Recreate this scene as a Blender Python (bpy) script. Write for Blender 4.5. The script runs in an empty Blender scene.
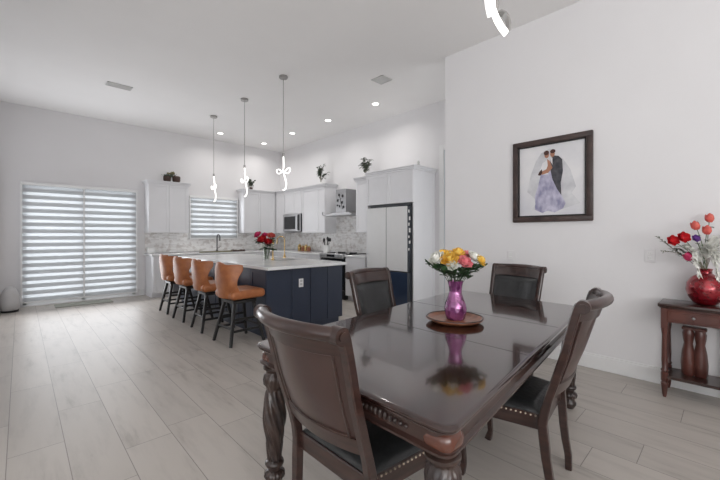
import bpy, bmesh, math, random
from mathutils import Vector, Matrix
from math import sin, cos, pi, radians
random.seed(7)
S = bpy.context.scene
COL = S.collection

# ------------------------------------------------------------------ camera
CAMZ = 1.32
YAW = radians(43.75)
FPX = 355.16
cam_d = bpy.data.cameras.new('camera')
cam = bpy.data.objects.new('camera', cam_d); COL.objects.link(cam)
cam.location = (0, 0, CAMZ)
cam.rotation_euler = (pi/2, 0, -YAW)
cam_d.sensor_width = 36; cam_d.lens = FPX/720*36
cam_d.shift_y = -5/720
cam_d.clip_start = 0.05
S.camera = cam

# ------------------------------------------------------------------ world / light / exposure
S.view_settings.view_transform = 'Standard'
S.view_settings.look = 'None'
S.view_settings.exposure = 0.06
S.view_settings.gamma = 1.0
w = bpy.data.worlds.new('daylight'); S.world = w; w.use_nodes = True
w.node_tree.nodes['Background'].inputs[0].default_value = (0.92, 0.96, 1.0, 1)
w.node_tree.nodes['Background'].inputs[1].default_value = 1.6

def area(name, loc, rot, sx, sy, power, color=(1, 1, 1), spread=180):
    l = bpy.data.lights.new(name, 'AREA'); l.shape = 'RECTANGLE'; l.size = sx; l.size_y = sy
    l.energy = power; l.color = color; l.spread = radians(spread)
    o = bpy.data.objects.new(name, l); COL.objects.link(o); o.location = loc; o.rotation_euler = rot
    return o
# daylight panels: rear and slider tilted up as ceiling fill, side and hall added
area('rear_fill_light', (-1.0, -3.05, 1.5), (radians(140), 0, 0), 4.6, 2.2, 160, (1.0, 0.985, 0.97))  # fill added clear of the rear window, tilted up to brighten the ceiling
area('side_fill_light', (-3.40, -0.5, 1.6), (radians(130), 0, radians(-90)), 4.0, 2.4, 12, (1.0, 0.98, 0.96))  # added at the unseen side window, tilted up to help the ceiling
area('slider_fill_light', (0.92, 8.56, 1.15), (radians(-106), 0, 0), 1.7, 1.9, 36, (0.95, 0.97, 1.0))  # fill panel added inside the blind, tilted up to lift the kitchen ceiling
area('sink_window_light', (3.50, 8.78, 1.75), (radians(-95), 0, 0), 1.05, .9, 6, (0.95, 0.97, 1.0))
area('hall_fill_light', (4.80, 1.56, 1.6), (radians(100), 0, 0), .9, 2.2, 9, (1.0, 0.99, 0.98))  # added with the made-up hall window to brighten the fridge side
CAN_POWER = 5

# ------------------------------------------------------------------ materials
def _mat(name):
    m = bpy.data.materials.new(name); m.use_nodes = True
    return m, m.node_tree.nodes, m.node_tree.links, m.node_tree.nodes['Principled BSDF']
def N(nodes, t, **kw):
    n = nodes.new(t)
    for k, v in kw.items(): setattr(n, k, v)
    return n
def mat(name, col, rough=0.5, metal=0.0, var=0.05, scale=8.0, bump=0.0, bscale=60.0, coat=0.0, spec=0.5,
        col2=None, stretch=(1, 1, 1), emit=0.0, trans=0.0, sheen=0.0, detail=4):
    m, ns, ln, b = _mat(name)
    tc = N(ns, 'ShaderNodeTexCoord'); mp = N(ns, 'ShaderNodeMapping'); mp.inputs['Scale'].default_value = stretch
    ln.new(tc.outputs['Object'], mp.inputs['Vector'])
    nz = N(ns, 'ShaderNodeTexNoise'); nz.inputs['Scale'].default_value = scale; nz.inputs['Detail'].default_value = detail
    ln.new(mp.outputs[0], nz.inputs['Vector'])
    mx = N(ns, 'ShaderNodeMix', data_type='RGBA')
    c2 = col2 if col2 else tuple(max(0, c*(1-var*2)) for c in col)
    mx.inputs['A'].default_value = (*col, 1); mx.inputs['B'].default_value = (*c2, 1)
    rp = N(ns, 'ShaderNodeMapRange'); rp.inputs['From Min'].default_value = 0.35; rp.inputs['From Max'].default_value = 0.65
    ln.new(nz.outputs['Fac'], rp.inputs['Value']); ln.new(rp.outputs[0], mx.inputs['Factor'])
    ln.new(mx.outputs['Result'], b.inputs['Base Color'])
    b.inputs['Roughness'].default_value = rough; b.inputs['Metallic'].default_value = metal
    b.inputs['Coat Weight'].default_value = coat; b.inputs['Coat Roughness'].default_value = 0.05
    b.inputs['Specular IOR Level'].default_value = spec
    b.inputs['Transmission Weight'].default_value = trans
    b.inputs['Sheen Weight'].default_value = sheen
    if emit:
        b.inputs['Emission Color'].default_value = (*col, 1); b.inputs['Emission Strength'].default_value = emit
    if bump:
        n2 = N(ns, 'ShaderNodeTexNoise'); n2.inputs['Scale'].default_value = bscale; n2.inputs['Detail'].default_value = 5
        ln.new(mp.outputs[0], n2.inputs['Vector'])
        bp = N(ns, 'ShaderNodeBump'); bp.inputs['Strength'].default_value = bump; bp.inputs['Distance'].default_value = 0.01
        ln.new(n2.outputs['Fac'], bp.inputs['Height']); ln.new(bp.outputs[0], b.inputs['Normal'])
    return m

WALLC = (0.80, 0.79, 0.80)
M = {}
M['wall'] = mat('wall_paint', WALLC, 0.7, var=0.01, scale=1.5, bump=0.03, bscale=90)
M['ceil'] = mat('ceiling_paint', (0.90, 0.89, 0.885), 0.8, var=0.01, scale=1.5, bump=0.04, bscale=80)
M['trim'] = mat('white_trim', (0.84, 0.84, 0.84), 0.35, var=0.01)
M['cab'] = mat('white_cabinet_lacquer', (0.80, 0.80, 0.82), 0.30, var=0.015, scale=3)
M['navy'] = mat('navy_cabinet_lacquer', (0.030, 0.040, 0.068), 0.38, var=0.06, scale=3)
M['stone'] = mat('white_quartz', (0.86, 0.86, 0.86), 0.12, col2=(0.76, 0.77, 0.78), scale=3.5, detail=8)
M['steel'] = mat('brushed_steel', (0.50, 0.50, 0.51), 0.28, metal=1.0, var=0.06, scale=10, stretch=(1, 1, 20))
M['hoodsteel'] = mat('hood_steel', (0.42, 0.42, 0.43), 0.35, metal=0.85, var=0.05, scale=10, stretch=(20, 20, 1))
M['nickel'] = mat('satin_nickel', (0.42, 0.41, 0.40), 0.35, metal=0.9, var=0.03)
M['black'] = mat('black_plastic', (0.012, 0.012, 0.014), 0.3, var=0.05)
M['blackglass'] = mat('black_glass', (0.015, 0.017, 0.020), 0.06, var=0.02)
M['blackwood'] = mat('black_painted_wood', (0.018, 0.017, 0.017), 0.4, var=0.1, bump=0.05)
M['gold'] = mat('brushed_gold', (0.62, 0.44, 0.20), 0.25, metal=1.0, var=0.04)
M['caramel'] = mat('caramel_leather', (0.42, 0.150, 0.052), 0.42, col2=(0.33, 0.108, 0.038), scale=14, bump=0.12, bscale=160)
M['blackleather'] = mat('black_leather', (0.016, 0.017, 0.018), 0.36, col2=(0.026, 0.027, 0.028), scale=12, bump=0.25, bscale=45)
M['wood'] = mat('dark_mahogany', (0.046, 0.021, 0.016), 0.28, col2=(0.024, 0.011, 0.009), scale=6, stretch=(1, 1, 9), coat=0.35, detail=6)
M['woodpanel'] = mat('mahogany_veneer', (0.064, 0.031, 0.025), 0.30, col2=(0.038, 0.018, 0.015), scale=5, stretch=(1, 1, .25), coat=0.3, detail=7)
M['woodtop'] = mat('polished_mahogany_top', (0.034, 0.013, 0.011), 0.13, col2=(0.020, 0.008, 0.007), scale=4, stretch=(0.25, 3, 1), coat=0.7, detail=7, spec=0.6)
M['burl'] = mat('reddish_burl_block', (0.105, 0.034, 0.020), 0.25, col2=(0.06, 0.020, 0.013), scale=9, coat=0.5)
M['carved'] = mat('carved_dark_wood', (0.048, 0.028, 0.022), 0.33, col2=(0.020, 0.012, 0.011), scale=14, coat=0.25)
M['redwood'] = mat('red_brown_cherry', (0.115, 0.036, 0.026), 0.3, col2=(0.066, 0.022, 0.018), scale=5, stretch=(1, 1, .3), coat=0.35)
M['tray'] = mat('wooden_tray', (0.34, 0.13, 0.065), 0.35, col2=(0.20, 0.07, 0.035), scale=9, stretch=(1, 4, 1), coat=0.2)
M['brass'] = mat('antique_nailhead_brass', (0.34, 0.28, 0.22), 0.35, metal=1.0)
M['plate'] = mat('white_plastic_plate', (0.88, 0.88, 0.87), 0.35, var=0.01)
M['vent'] = mat('grey_vent_metal', (0.62, 0.62, 0.61), 0.5, var=0.03)
M['fridgeglass'] = mat('pale_grey_glass_door', (0.74, 0.74, 0.74), 0.32, var=0.01, spec=0.4)
M['fridgenavy'] = mat('navy_glass_door', (0.030, 0.045, 0.080), 0.10, var=0.02)
M['fridgebody'] = mat('charcoal_fridge_body', (0.035, 0.04, 0.05), 0.4, var=0.05)
M['led'] = mat('led_tube', (1.0, 0.98, 0.95), 0.4, emit=1.7, var=0)
M['canlens'] = mat('downlight_lens', (1.0, 0.97, 0.93), 0.4, emit=3.5, var=0)
M['canring'] = mat('downlight_ring', (0.85, 0.85, 0.85), 0.4)
M['leaf'] = mat('green_leaf', (0.035, 0.085, 0.030), 0.5, col2=(0.02, 0.045, 0.02), scale=30)
M['leafpale'] = mat('pale_green_leaf', (0.16, 0.21, 0.12), 0.5, col2=(0.07, 0.11, 0.06), scale=30)
M['leafgrey'] = mat('grey_green_leaf', (0.10, 0.13, 0.09), 0.5, col2=(0.05, 0.07, 0.05), scale=30)
M['stem'] = mat('green_stem', (0.09, 0.15, 0.06), 0.5)
M['twig'] = mat('pale_twig', (0.30, 0.27, 0.22), 0.6)
M['yellow'] = mat('yellow_petal', (0.90, 0.50, 0.045), 0.5, col2=(0.85, 0.62, 0.16), scale=25)
M['white'] = mat('white_petal', (0.88, 0.87, 0.83), 0.5, col2=(0.80, 0.80, 0.72), scale=25)
M['pink'] = mat('pink_petal', (0.86, 0.22, 0.26), 0.5, col2=(0.88, 0.36, 0.38), scale=25)
M['red'] = mat('red_petal', (0.62, 0.018, 0.022), 0.45, col2=(0.45, 0.01, 0.02), scale=25)
M['coral'] = mat('coral_petal', (0.72, 0.14, 0.10), 0.45, col2=(0.55, 0.07, 0.07), scale=25)
M['purple'] = mat('purple_petal', (0.16, 0.05, 0.30), 0.5, col2=(0.22, 0.09, 0.33), scale=25)
M['magenta'] = mat('magenta_petal', (0.60, 0.03, 0.16), 0.5, col2=(0.5, 0.03, 0.1), scale=25)
M['feather'] = mat('cream_dried_plume', (0.88, 0.88, 0.84), 0.8, col2=(0.78, 0.78, 0.72), scale=40)
M['basket'] = mat('dark_wicker', (0.035, 0.022, 0.018), 0.7, col2=(0.09, 0.05, 0.04), scale=60, bump=0.5, bscale=100)
M['linen'] = mat('pale_linen', (0.55, 0.54, 0.54), 0.85, var=0.03, bump=0.1, bscale=120)
M['olive'] = mat('olive_wood_board', (0.24, 0.22, 0.11), 0.5, col2=(0.17, 0.15, 0.08), scale=10, stretch=(1, 6, 1))
M['mat'] = mat('grey_green_rug', (0.40, 0.41, 0.36), 0.9, var=0.08, bump=0.2, bscale=200)
M['door'] = mat('pale_blue_door', (0.60, 0.64, 0.67), 0.4, var=0.01)
M['frame'] = mat('dark_picture_frame', (0.075, 0.048, 0.042), 0.35, col2=(0.04, 0.026, 0.024), scale=10, stretch=(1, 1, 1))
M['liner'] = mat('black_liner', (0.012, 0.010, 0.010), 0.5)

def glassmat(name, col, rough=0.0, mixv=0.9, ior=1.45):
    m, ns, ln, b = _mat(name)
    nz = N(ns, 'ShaderNodeTexNoise'); nz.inputs['Scale'].default_value = 9
    tc = N(ns, 'ShaderNodeTexCoord'); ln.new(tc.outputs['Object'], nz.inputs['Vector'])
    mx = N(ns, 'ShaderNodeMix', data_type='RGBA'); mx.inputs['A'].default_value = (*col, 1)
    mx.inputs['B'].default_value = (*[min(1, c*0.8) for c in col], 1); ln.new(nz.outputs['Fac'], mx.inputs['Factor'])
    ln.new(mx.outputs['Result'], b.inputs['Base Color'])
    b.inputs['Transmission Weight'].default_value = mixv; b.inputs['Roughness'].default_value = rough; b.inputs['IOR'].default_value = ior
    return m
M['glass'] = glassmat('clear_glass', (0.90, 0.93, 0.90), 0.0, 0.95)
def magenta_glass():
    m, ns, ln, b = _mat('magenta_mercury_glass')
    tc = N(ns, 'ShaderNodeTexCoord'); v = N(ns, 'ShaderNodeTexVoronoi'); v.inputs['Scale'].default_value = 34
    ln.new(tc.outputs['Object'], v.inputs['Vector'])
    mx = N(ns, 'ShaderNodeMix', data_type='RGBA'); mx.inputs['A'].default_value = (0.10, 0.010, 0.075, 1); mx.inputs['B'].default_value = (0.42, 0.13, 0.34, 1)
    ln.new(v.outputs['Color'], mx.inputs['Factor']); ln.new(mx.outputs['Result'], b.inputs['Base Color'])
    b.inputs['Metallic'].default_value = 0.45; b.inputs['Roughness'].default_value = 0.12
    b.inputs['Coat Weight'].default_value = 1.0
    bp = N(ns, 'ShaderNodeBump'); bp.inputs['Strength'].default_value = 0.5; bp.inputs['Distance'].default_value = 0.004
    ln.new(v.outputs['Distance'], bp.inputs['Height']); ln.new(bp.outputs[0], b.inputs['Normal'])
    return m
M['magentaglass'] = magenta_glass()
M['redglass'] = mat('red_mercury_glass', (0.36, 0.004, 0.016), 0.16, metal=0.55, col2=(0.18, 0.002, 0.008), scale=26, coat=1.0, bump=0.35, bscale=30)

# floor planks: long pale wood-look tiles running along Y
def floor_mat():
    m, ns, ln, b = _mat('pale_wood_look_planks')
    tc = N(ns, 'ShaderNodeTexCoord'); sp = N(ns, 'ShaderNodeSeparateXYZ'); ln.new(tc.outputs['Object'], sp.inputs[0])
    def mth(op, a, bb=None, c=None):
        n = N(ns, 'ShaderNodeMath', operation=op)
        for i, v in enumerate((a, bb, c)):
            if v is None: continue
            if isinstance(v, (int, float)): n.inputs[i].default_value = v
            else: ln.new(v, n.inputs[i])
        return n.outputs[0]
    PW, PL, G = 0.263, 1.22, 0.0022
    u = mth('DIVIDE', mth('ADD', sp.outputs['X'], 0.057), PW)
    row = mth('FLOOR', u)
    fu = mth('SUBTRACT', u, row)
    wn = N(ns, 'ShaderNodeTexWhiteNoise', noise_dimensions='1D'); ln.new(row, wn.inputs['W'])
    v = mth('ADD', mth('DIVIDE', sp.outputs['Y'], PL), wn.outputs['Value'])
    colm = mth('FLOOR', v); fv = mth('SUBTRACT', v, colm)
    cb = N(ns, 'ShaderNodeCombineXYZ'); ln.new(row, cb.inputs[0]); ln.new(colm, cb.inputs[1])
    wn2 = N(ns, 'ShaderNodeTexWhiteNoise', noise_dimensions='3D'); ln.new(cb.outputs[0], wn2.inputs['Vector'])
    du = mth('MULTIPLY', mth('MINIMUM', fu, mth('SUBTRACT', 1.0, fu)), PW)
    dv = mth('MULTIPLY', mth('MINIMUM', fv, mth('SUBTRACT', 1.0, fv)), PL)
    d = mth('MINIMUM', du, dv)
    joint = mth('LESS_THAN', d, G)
    # grain
    mp = N(ns, 'ShaderNodeMapping'); mp.inputs['Scale'].default_value = (7, 1.1, 1)
    ad = N(ns, 'ShaderNodeVectorMath', operation='ADD')
    sc = N(ns, 'ShaderNodeVectorMath', operation='SCALE'); sc.inputs['Scale'].default_value = 9
    ln.new(wn2.outputs['Color'], sc.inputs[0]); ln.new(tc.outputs['Object'], ad.inputs[0]); ln.new(sc.outputs[0], ad.inputs[1])
    ln.new(ad.outputs[0], mp.inputs['Vector'])
    nz = N(ns, 'ShaderNodeTexNoise'); nz.inputs['Scale'].default_value = 1.6; nz.inputs['Detail'].default_value = 7; nz.inputs['Roughness'].default_value = 0.6
    ln.new(mp.outputs[0], nz.inputs['Vector'])
    cr = N(ns, 'ShaderNodeValToRGB'); e = cr.color_ramp.elements
    e[0].position = 0.30; e[0].color = (0.355, 0.320, 0.288, 1); e[1].position = 0.55; e[1].color = (0.49, 0.450, 0.412, 1)
    e2 = e.new(0.42); e2.color = (0.45, 0.413, 0.378, 1)
    ln.new(nz.outputs['Fac'], cr.inputs[0])
    hv = N(ns, 'ShaderNodeHueSaturation'); hv.inputs['Saturation'].default_value = 1.0
    ln.new(mth('MULTIPLY_ADD', wn2.outputs['Value'], 0.10, 0.95), hv.inputs['Value']); ln.new(cr.outputs[0], hv.inputs['Color'])
    mx = N(ns, 'ShaderNodeMix', data_type='RGBA'); ln.new(joint, mx.inputs['Factor'])
    ln.new(hv.outputs[0], mx.inputs['A']); mx.inputs['B'].default_value = (0.24, 0.215, 0.195, 1)
    ln.new(mx.outputs['Result'], b.inputs['Base Color'])
    b.inputs['Roughness'].default_value = 0.42
    bp = N(ns, 'ShaderNodeBump'); bp.inputs['Strength'].default_value = 0.3; bp.inputs['Distance'].default_value = 0.002
    ln.new(mth('SUBTRACT', 1.0, joint), bp.inputs['Height']); ln.new(bp.outputs[0], b.inputs['Normal'])
    return m
M['floor'] = floor_mat()

def mosaic_mat():
    m, ns, ln, b = _mat('marble_strip_mosaic')
    tc = N(ns, 'ShaderNodeTexCoord'); sp = N(ns, 'ShaderNodeSeparateXYZ'); ln.new(tc.outputs['Object'], sp.inputs[0])
    ad = N(ns, 'ShaderNodeMath', operation='ADD'); ln.new(sp.outputs['X'], ad.inputs[0]); ln.new(sp.outputs['Y'], ad.inputs[1])
    cb = N(ns, 'ShaderNodeCombineXYZ'); ln.new(ad.outputs[0], cb.inputs[0]); ln.new(sp.outputs['Z'], cb.inputs[1])
    br = N(ns, 'ShaderNodeTexBrick'); ln.new(cb.outputs[0], br.inputs['Vector'])
    br.inputs['Scale'].default_value = 1; br.inputs['Brick Width'].default_value = 0.15; br.inputs['Row Height'].default_value = 0.03
    br.inputs['Mortar Size'].default_value = 0.002; br.inputs['Color1'].default_value = (0.58, 0.56, 0.55, 1)
    br.inputs['Color2'].default_value = (0.92, 0.91, 0.90, 1); br.inputs['Mortar'].default_value = (0.62, 0.61, 0.60, 1); br.inputs['Bias'].default_value = 0.35
    nz = N(ns, 'ShaderNodeTexNoise'); nz.inputs['Scale'].default_value = 9; nz.inputs['Detail'].default_value = 8
    ln.new(cb.outputs[0], nz.inputs['Vector'])
    mx = N(ns, 'ShaderNodeMix', data_type='RGBA'); mx.inputs['Factor'].default_value = 0.35
    cr = N(ns, 'ShaderNodeValToRGB'); e = cr.color_ramp.elements
    e[0].position = 0.38; e[0].color = (0.40, 0.33, 0.29, 1); e[1].position = 0.50; e[1].color = (0.92, 0.91, 0.90, 1)
    ln.new(nz.outputs['Fac'], cr.inputs[0]); ln.new(br.outputs['Color'], mx.inputs['A']); ln.new(cr.outputs[0], mx.inputs['B'])
    ln.new(mx.outputs['Result'], b.inputs['Base Color']); b.inputs['Roughness'].default_value = 0.22
    return m
M['mosaic'] = mosaic_mat()

def sheer(name, col, transp):
    m = bpy.data.materials.new(name); m.use_nodes = True
    ns, ln = m.node_tree.nodes, m.node_tree.links; ns.clear()
    out = N(ns, 'ShaderNodeOutputMaterial'); tr = N(ns, 'ShaderNodeBsdfTranslucent'); df = N(ns, 'ShaderNodeBsdfDiffuse'); tp = N(ns, 'ShaderNodeBsdfTransparent')
    nz = N(ns, 'ShaderNodeTexNoise'); nz.inputs['Scale'].default_value = 3; tc = N(ns, 'ShaderNodeTexCoord'); ln.new(tc.outputs['Object'], nz.inputs['Vector'])
    mc = N(ns, 'ShaderNodeMix', data_type='RGBA'); mc.inputs['A'].default_value = (*col, 1); mc.inputs['B'].default_value = (*[c*.94 for c in col], 1)
    ln.new(nz.outputs['Fac'], mc.inputs['Factor'])
    ln.new(mc.outputs['Result'], tr.inputs[0]); ln.new(mc.outputs['Result'], df.inputs[0])
    a = N(ns, 'ShaderNodeMixShader'); a.inputs[0].default_value = 0.5; ln.new(tr.outputs[0], a.inputs[1]); ln.new(df.outputs[0], a.inputs[2])
    c = N(ns, 'ShaderNodeMixShader'); c.inputs[0].default_value = transp; ln.new(a.outputs[0], c.inputs[1]); ln.new(tp.outputs[0], c.inputs[2])
    ln.new(c.outputs[0], out.inputs[0])
    return m
M['opaqueband'] = sheer('zebra_blind_solid_band', (0.66, 0.67, 0.68), 0.05)
M['sheerband'] = sheer('zebra_blind_sheer_band', (0.92, 0.95, 0.98), 0.45)
def pane_mat():
    m = bpy.data.materials.new('window_glass'); m.use_nodes = True
    ns, ln = m.node_tree.nodes, m.node_tree.links; ns.clear()
    out = N(ns, 'ShaderNodeOutputMaterial'); tp = N(ns, 'ShaderNodeBsdfTransparent'); gl = N(ns, 'ShaderNodeBsdfGlossy'); gl.inputs['Roughness'].default_value = 0.02
    mx = N(ns, 'ShaderNodeMixShader'); mx.inputs[0].default_value = 0.06
    ln.new(tp.outputs[0], mx.inputs[1]); ln.new(gl.outputs[0], mx.inputs[2]); ln.new(mx.outputs[0], out.inputs[0])
    return m
M['pane'] = pane_mat()

# ------------------------------------------------------------------ mesh helpers
def bxf(bm, lo, hi, bev=0.0, mtx=None, seg=1):
    c = [(a+b)/2 for a, b in zip(lo, hi)]; s = [abs(b-a) for a, b in zip(lo, hi)]
    r = bmesh.ops.create_cube(bm, size=1.0)
    vs = r['verts']
    for v in vs: v.co = Vector((v.co.x*s[0]+c[0], v.co.y*s[1]+c[1], v.co.z*s[2]+c[2]))
    if bev > 0:
        es = list({e for v in vs for e in v.link_edges})
        g = bmesh.ops.bevel(bm, geom=es, offset=min(bev, min(s)*0.45), segments=seg, profile=0.5, affect='EDGES')
        vs = list({v for f in g['faces'] for v in f.verts} | {v for v in vs if v.is_valid})
    if mtx is not None:
        for v in vs: v.co = mtx @ v.co
    return vs
def frames(pts, closed=False):
    n = len(pts); out = []
    prev = None
    for i in range(n):
        if closed: t = pts[(i+1) % n]-pts[i-1]
        else: t = pts[min(i+1, n-1)]-pts[max(i-1, 0)]
        t.normalize()
        if prev is None:
            a = Vector((0, 0, 1)) if abs(t.z) < 0.9 else Vector((0, 1, 0))
            nn = (a - t*a.dot(t)).normalized()
        else:
            nn = (prev - t*prev.dot(t)).normalized()
        prev = nn
        out.append((t, nn, t.cross(nn)))
    return out
def tube(bm, pts, r, seg=10, closed=False, cap=True):
    pts = [Vector(p) for p in pts]
    fr = frames(pts, closed); rings = []
    for i, (p, (t, n, b)) in enumerate(zip(pts, fr)):
        rr = r[i] if isinstance(r, (list, tuple)) else r
        rings.append([bm.verts.new(p + (n*cos(2*pi*k/seg)+b*sin(2*pi*k/seg))*rr) for k in range(seg)])
    m = len(rings)
    for i in range(m if closed else m-1):
        A, B = rings[i], rings[(i+1) % m]
        for k in range(seg): bm.faces.new((A[k], A[(k+1) % seg], B[(k+1) % seg], B[k]))
    if cap and not closed:
        bm.faces.new(rings[0][::-1]); bm.faces.new(rings[-1])
def sweep(bm, pts, wid, thk, axis=(0, 1, 0)):
    """rectangular bar along pts; wid along 'axis', thk across it"""
    pts = [Vector(p) for p in pts]; ax = Vector(axis); rings = []
    n = len(pts)
    for i, p in enumerate(pts):
        t = (pts[min(i+1, n-1)]-pts[max(i-1, 0)]).normalized()
        s = (ax - t*ax.dot(t)).normalized(); u = t.cross(s)
        W = (wid[i] if isinstance(wid, (list, tuple)) else wid)/2; T = (thk[i] if isinstance(thk, (list, tuple)) else thk)/2
        c = 0.28*min(W, T)
        ring = []
        for a, b in ((W, T-c), (W-c, T), (-W+c, T), (-W, T-c), (-W, -T+c), (-W+c, -T), (W-c, -T), (W, -T+c)):
            ring.append(bm.verts.new(p+s*a+u*b))
        rings.append(ring)
    for A, B in zip(rings, rings[1:]):
        for k in range(8): bm.faces.new((A[k], A[(k+1) % 8], B[(k+1) % 8], B[k]))
    bm.faces.new(rings[0][::-1]); bm.faces.new(rings[-1])
def lathe(bm, prof, c=(0, 0, 0), seg=32, fn=None, cap=True):
    """prof: list of (r, z)"""
    rings = []
    for r, z in prof:
        ring = []
        for k in range(seg):
            a = 2*pi*k/seg; rr = r*(1+(fn(a, z) if fn else 0))
            ring.append(bm.verts.new((c[0]+rr*cos(a), c[1]+rr*sin(a), c[2]+z)))
        rings.append(ring)
    for A, B in zip(rings, rings[1:]):
        for k in range(seg): bm.faces.new((A[k], A[(k+1) % seg], B[(k+1) % seg], B[k]))
    if cap:
        bm.faces.new(rings[0][::-1]); bm.faces.new(rings[-1])
def ball(bm, c, r, sc=(1, 1, 1), u=12, v=8):
    m = Matrix.Translation(Vector(c)) @ Matrix.Diagonal((r*sc[0], r*sc[1], r*sc[2], 1))
    bmesh.ops.create_uvsphere(bm, u_segments=u, v_segments=v, radius=1, matrix=m)
def prism(bm, poly, z0, z1, inset=0.0, cz=0.0):
    """poly xy CCW; cz chamfers top & bottom by shrinking towards centre"""
    cx = sum(p[0] for p in poly)/len(poly); cy = sum(p[1] for p in poly)/len(poly)
    def ring(z, sh):
        out = []
        for x, y in poly:
            d = math.hypot(x-cx, y-cy); k = (d-sh)/d
            out.append(bm.verts.new((cx+(x-cx)*k, cy+(y-cy)*k, z)))
        return out
    lev = [(z0, cz), (z0+cz, 0), (z1-cz, 0), (z1, cz)] if cz else [(z0, 0), (z1, 0)]
    R = [ring(z, s) for z, s in lev]; n = len(poly)
    for A, B in zip(R, R[1:]):
        for k in range(n): bm.faces.new((A[k], A[(k+1) % n], B[(k+1) % n], B[k]))
    bm.faces.new(R[0][::-1]); bm.faces.new(R[-1])
def grid(bm, fn, nu, nv, thick=None):
    """surface from fn(u,v)->Vector; thick: fn2(u,v) for the other side"""
    A = [[bm.verts.new(fn(i/nu, j/nv)) for j in range(nv+1)] for i in range(nu+1)]
    for i in range(nu):
        for j in range(nv): bm.faces.new((A[i][j], A[i+1][j], A[i+1][j+1], A[i][j+1]))
    if thick:
        B = [[bm.verts.new(thick(i/nu, j/nv)) for j in range(nv+1)] for i in range(nu+1)]
        for i in range(nu):
            for j in range(nv): bm.faces.new((B[i][j], B[i][j+1], B[i+1][j+1], B[i+1][j]))
        for i in range(nu):
            bm.faces.new((A[i][0], B[i][0], B[i+1][0], A[i+1][0])); bm.faces.new((A[i][nv], A[i+1][nv], B[i+1][nv], B[i][nv]))
        for j in range(nv):
            bm.faces.new((A[0][j], A[0][j+1], B[0][j+1], B[0][j])); bm.faces.new((A[nu][j], B[nu][j], B[nu][j+1], A[nu][j+1]))
def obj(name, bm, m, parent=None, loc=(0, 0, 0), rz=0, smooth=35, mats=None, fixn=True):
    if fixn: bmesh.ops.recalc_face_normals(bm, faces=bm.faces[:])
    me = bpy.data.meshes.new(name); bm.to_mesh(me); bm.free()
    for mm in (mats or [m]): me.materials.append(M[mm] if isinstance(mm, str) else mm)
    if smooth:
        for p in me.polygons: p.use_smooth = True
        me.set_sharp_from_angle(angle=radians(smooth))
    o = bpy.data.objects.new(name, me); COL.objects.link(o)
    o.location = loc; o.rotation_euler = (0, 0, rz)
    if parent: o.parent = parent
    return o
def tag(o, label, cat, group=None):
    o['label'] = label; o['category'] = cat
    if group: o['group'] = group
    return o
def thing(name, label, cat, loc=(0, 0, 0), rz=0, group=None):
    o = bpy.data.objects.new(name, None); COL.objects.link(o); o.location = loc; o.rotation_euler = (0, 0, rz)
    o.empty_display_size = 0.1
    return tag(o, label, cat, group)
def struct(name, bm, m, parent=None, **k):
    o = obj(name, bm, m, parent, **k)
    if not parent: o['kind'] = 'structure'
    return o
def box1(name, lo, hi, m, parent=None, bev=0.0, **k):
    bm = bmesh.new(); bxf(bm, lo, hi, bev); return obj(name, bm, m, parent, **k)
def sbox(name, lo, hi, m, bev=0.0, parent=None):
    bm = bmesh.new(); bxf(bm, lo, hi, bev); return struct(name, bm, m, parent)
def copy_tree(o, parent=None):
    c = o.copy(); COL.objects.link(c)
    if parent: c.parent = parent
    for ch in list(o.children): copy_tree(ch, c)
    return c
FW = Vector((sin(YAW), cos(YAW), 0)); RT = Vector((cos(YAW), -sin(YAW), 0)); UP = Vector((0, 0, 1))
def at(px, py, d):
    """world point at distance d along the view heading for a spot of the photograph"""
    return Vector((0, 0, CAMZ)) + FW*d + RT*(d*(px-360)/FPX) + UP*(d*(235-py)/FPX)

# ------------------------------------------------------------------ the setting
CH = 3.69      # ceiling
XL, XP, XR = -0.26, 4.10, 5.37
YB = 8.93
def poly_slab(name, poly, z0, z1, m):
    bm = bmesh.new(); prism(bm, poly, z0, z1); return struct(name, bm, m, smooth=None)
room = [(-3.5, -4.0), (5.5, -4.0), (5.5, 9.1), (-3.5, 9.1)]
poly_slab('floor', room, -0.12, 0.0, 'floor')
poly_slab('ceiling', room, CH, CH+0.12, 'ceil')
# back wall with slider door opening and window opening
SX0, SX1, SZ1 = 0.03, 1.81, 2.25
WX0, WX1, WZ0, WZ1 = 2.94, 4.06, 1.25, 2.24
bm = bmesh.new()
for lo, hi in (((XL-.12, YB, 0), (SX0, YB+.14, CH)), ((SX0, YB, SZ1), (SX1, YB+.14, CH)), ((SX1, YB, 0), (WX0, YB+.14, CH)),
               ((WX0, YB, 0), (WX1, YB+.14, WZ0)), ((WX0, YB, WZ1), (WX1, YB+.14, CH)), ((WX1, YB, 0), (XR+.12, YB+.14, CH))):
    bxf(bm, lo, hi)
struct('wall_back', bm, 'wall', smooth=None)
sbox('wall_left', (XL-.12, 3.0, 0), (XL, YB, CH), 'wall')
sbox('wall_left_near', (-3.5, 2.88, 0), (XL-.12, 3.0, CH), 'wall')
sbox('wall_picture', (XP, -3.9, 0), (XP+.14, 2.64, CH), 'wall')
sbox('wall_range', (XR, 1.5, 0), (XR+.12, YB, CH), 'wall')
bm = bmesh.new()
for lo, hi in (((XP+.14, 1.4, 0), (4.35, 1.5, CH)), ((5.25, 1.4, 0), (XR+.12, 1.5, CH)), ((4.35, 1.4, 0), (5.25, 1.5, .5)), ((4.35, 1.4, 2.7), (5.25, 1.5, CH))): bxf(bm, lo, hi)
struct('wall_hall', bm, 'wall', smooth=None)
bm = bmesh.new()
RW = (-3.4, 1.4, 0.3, 2.9)
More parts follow.
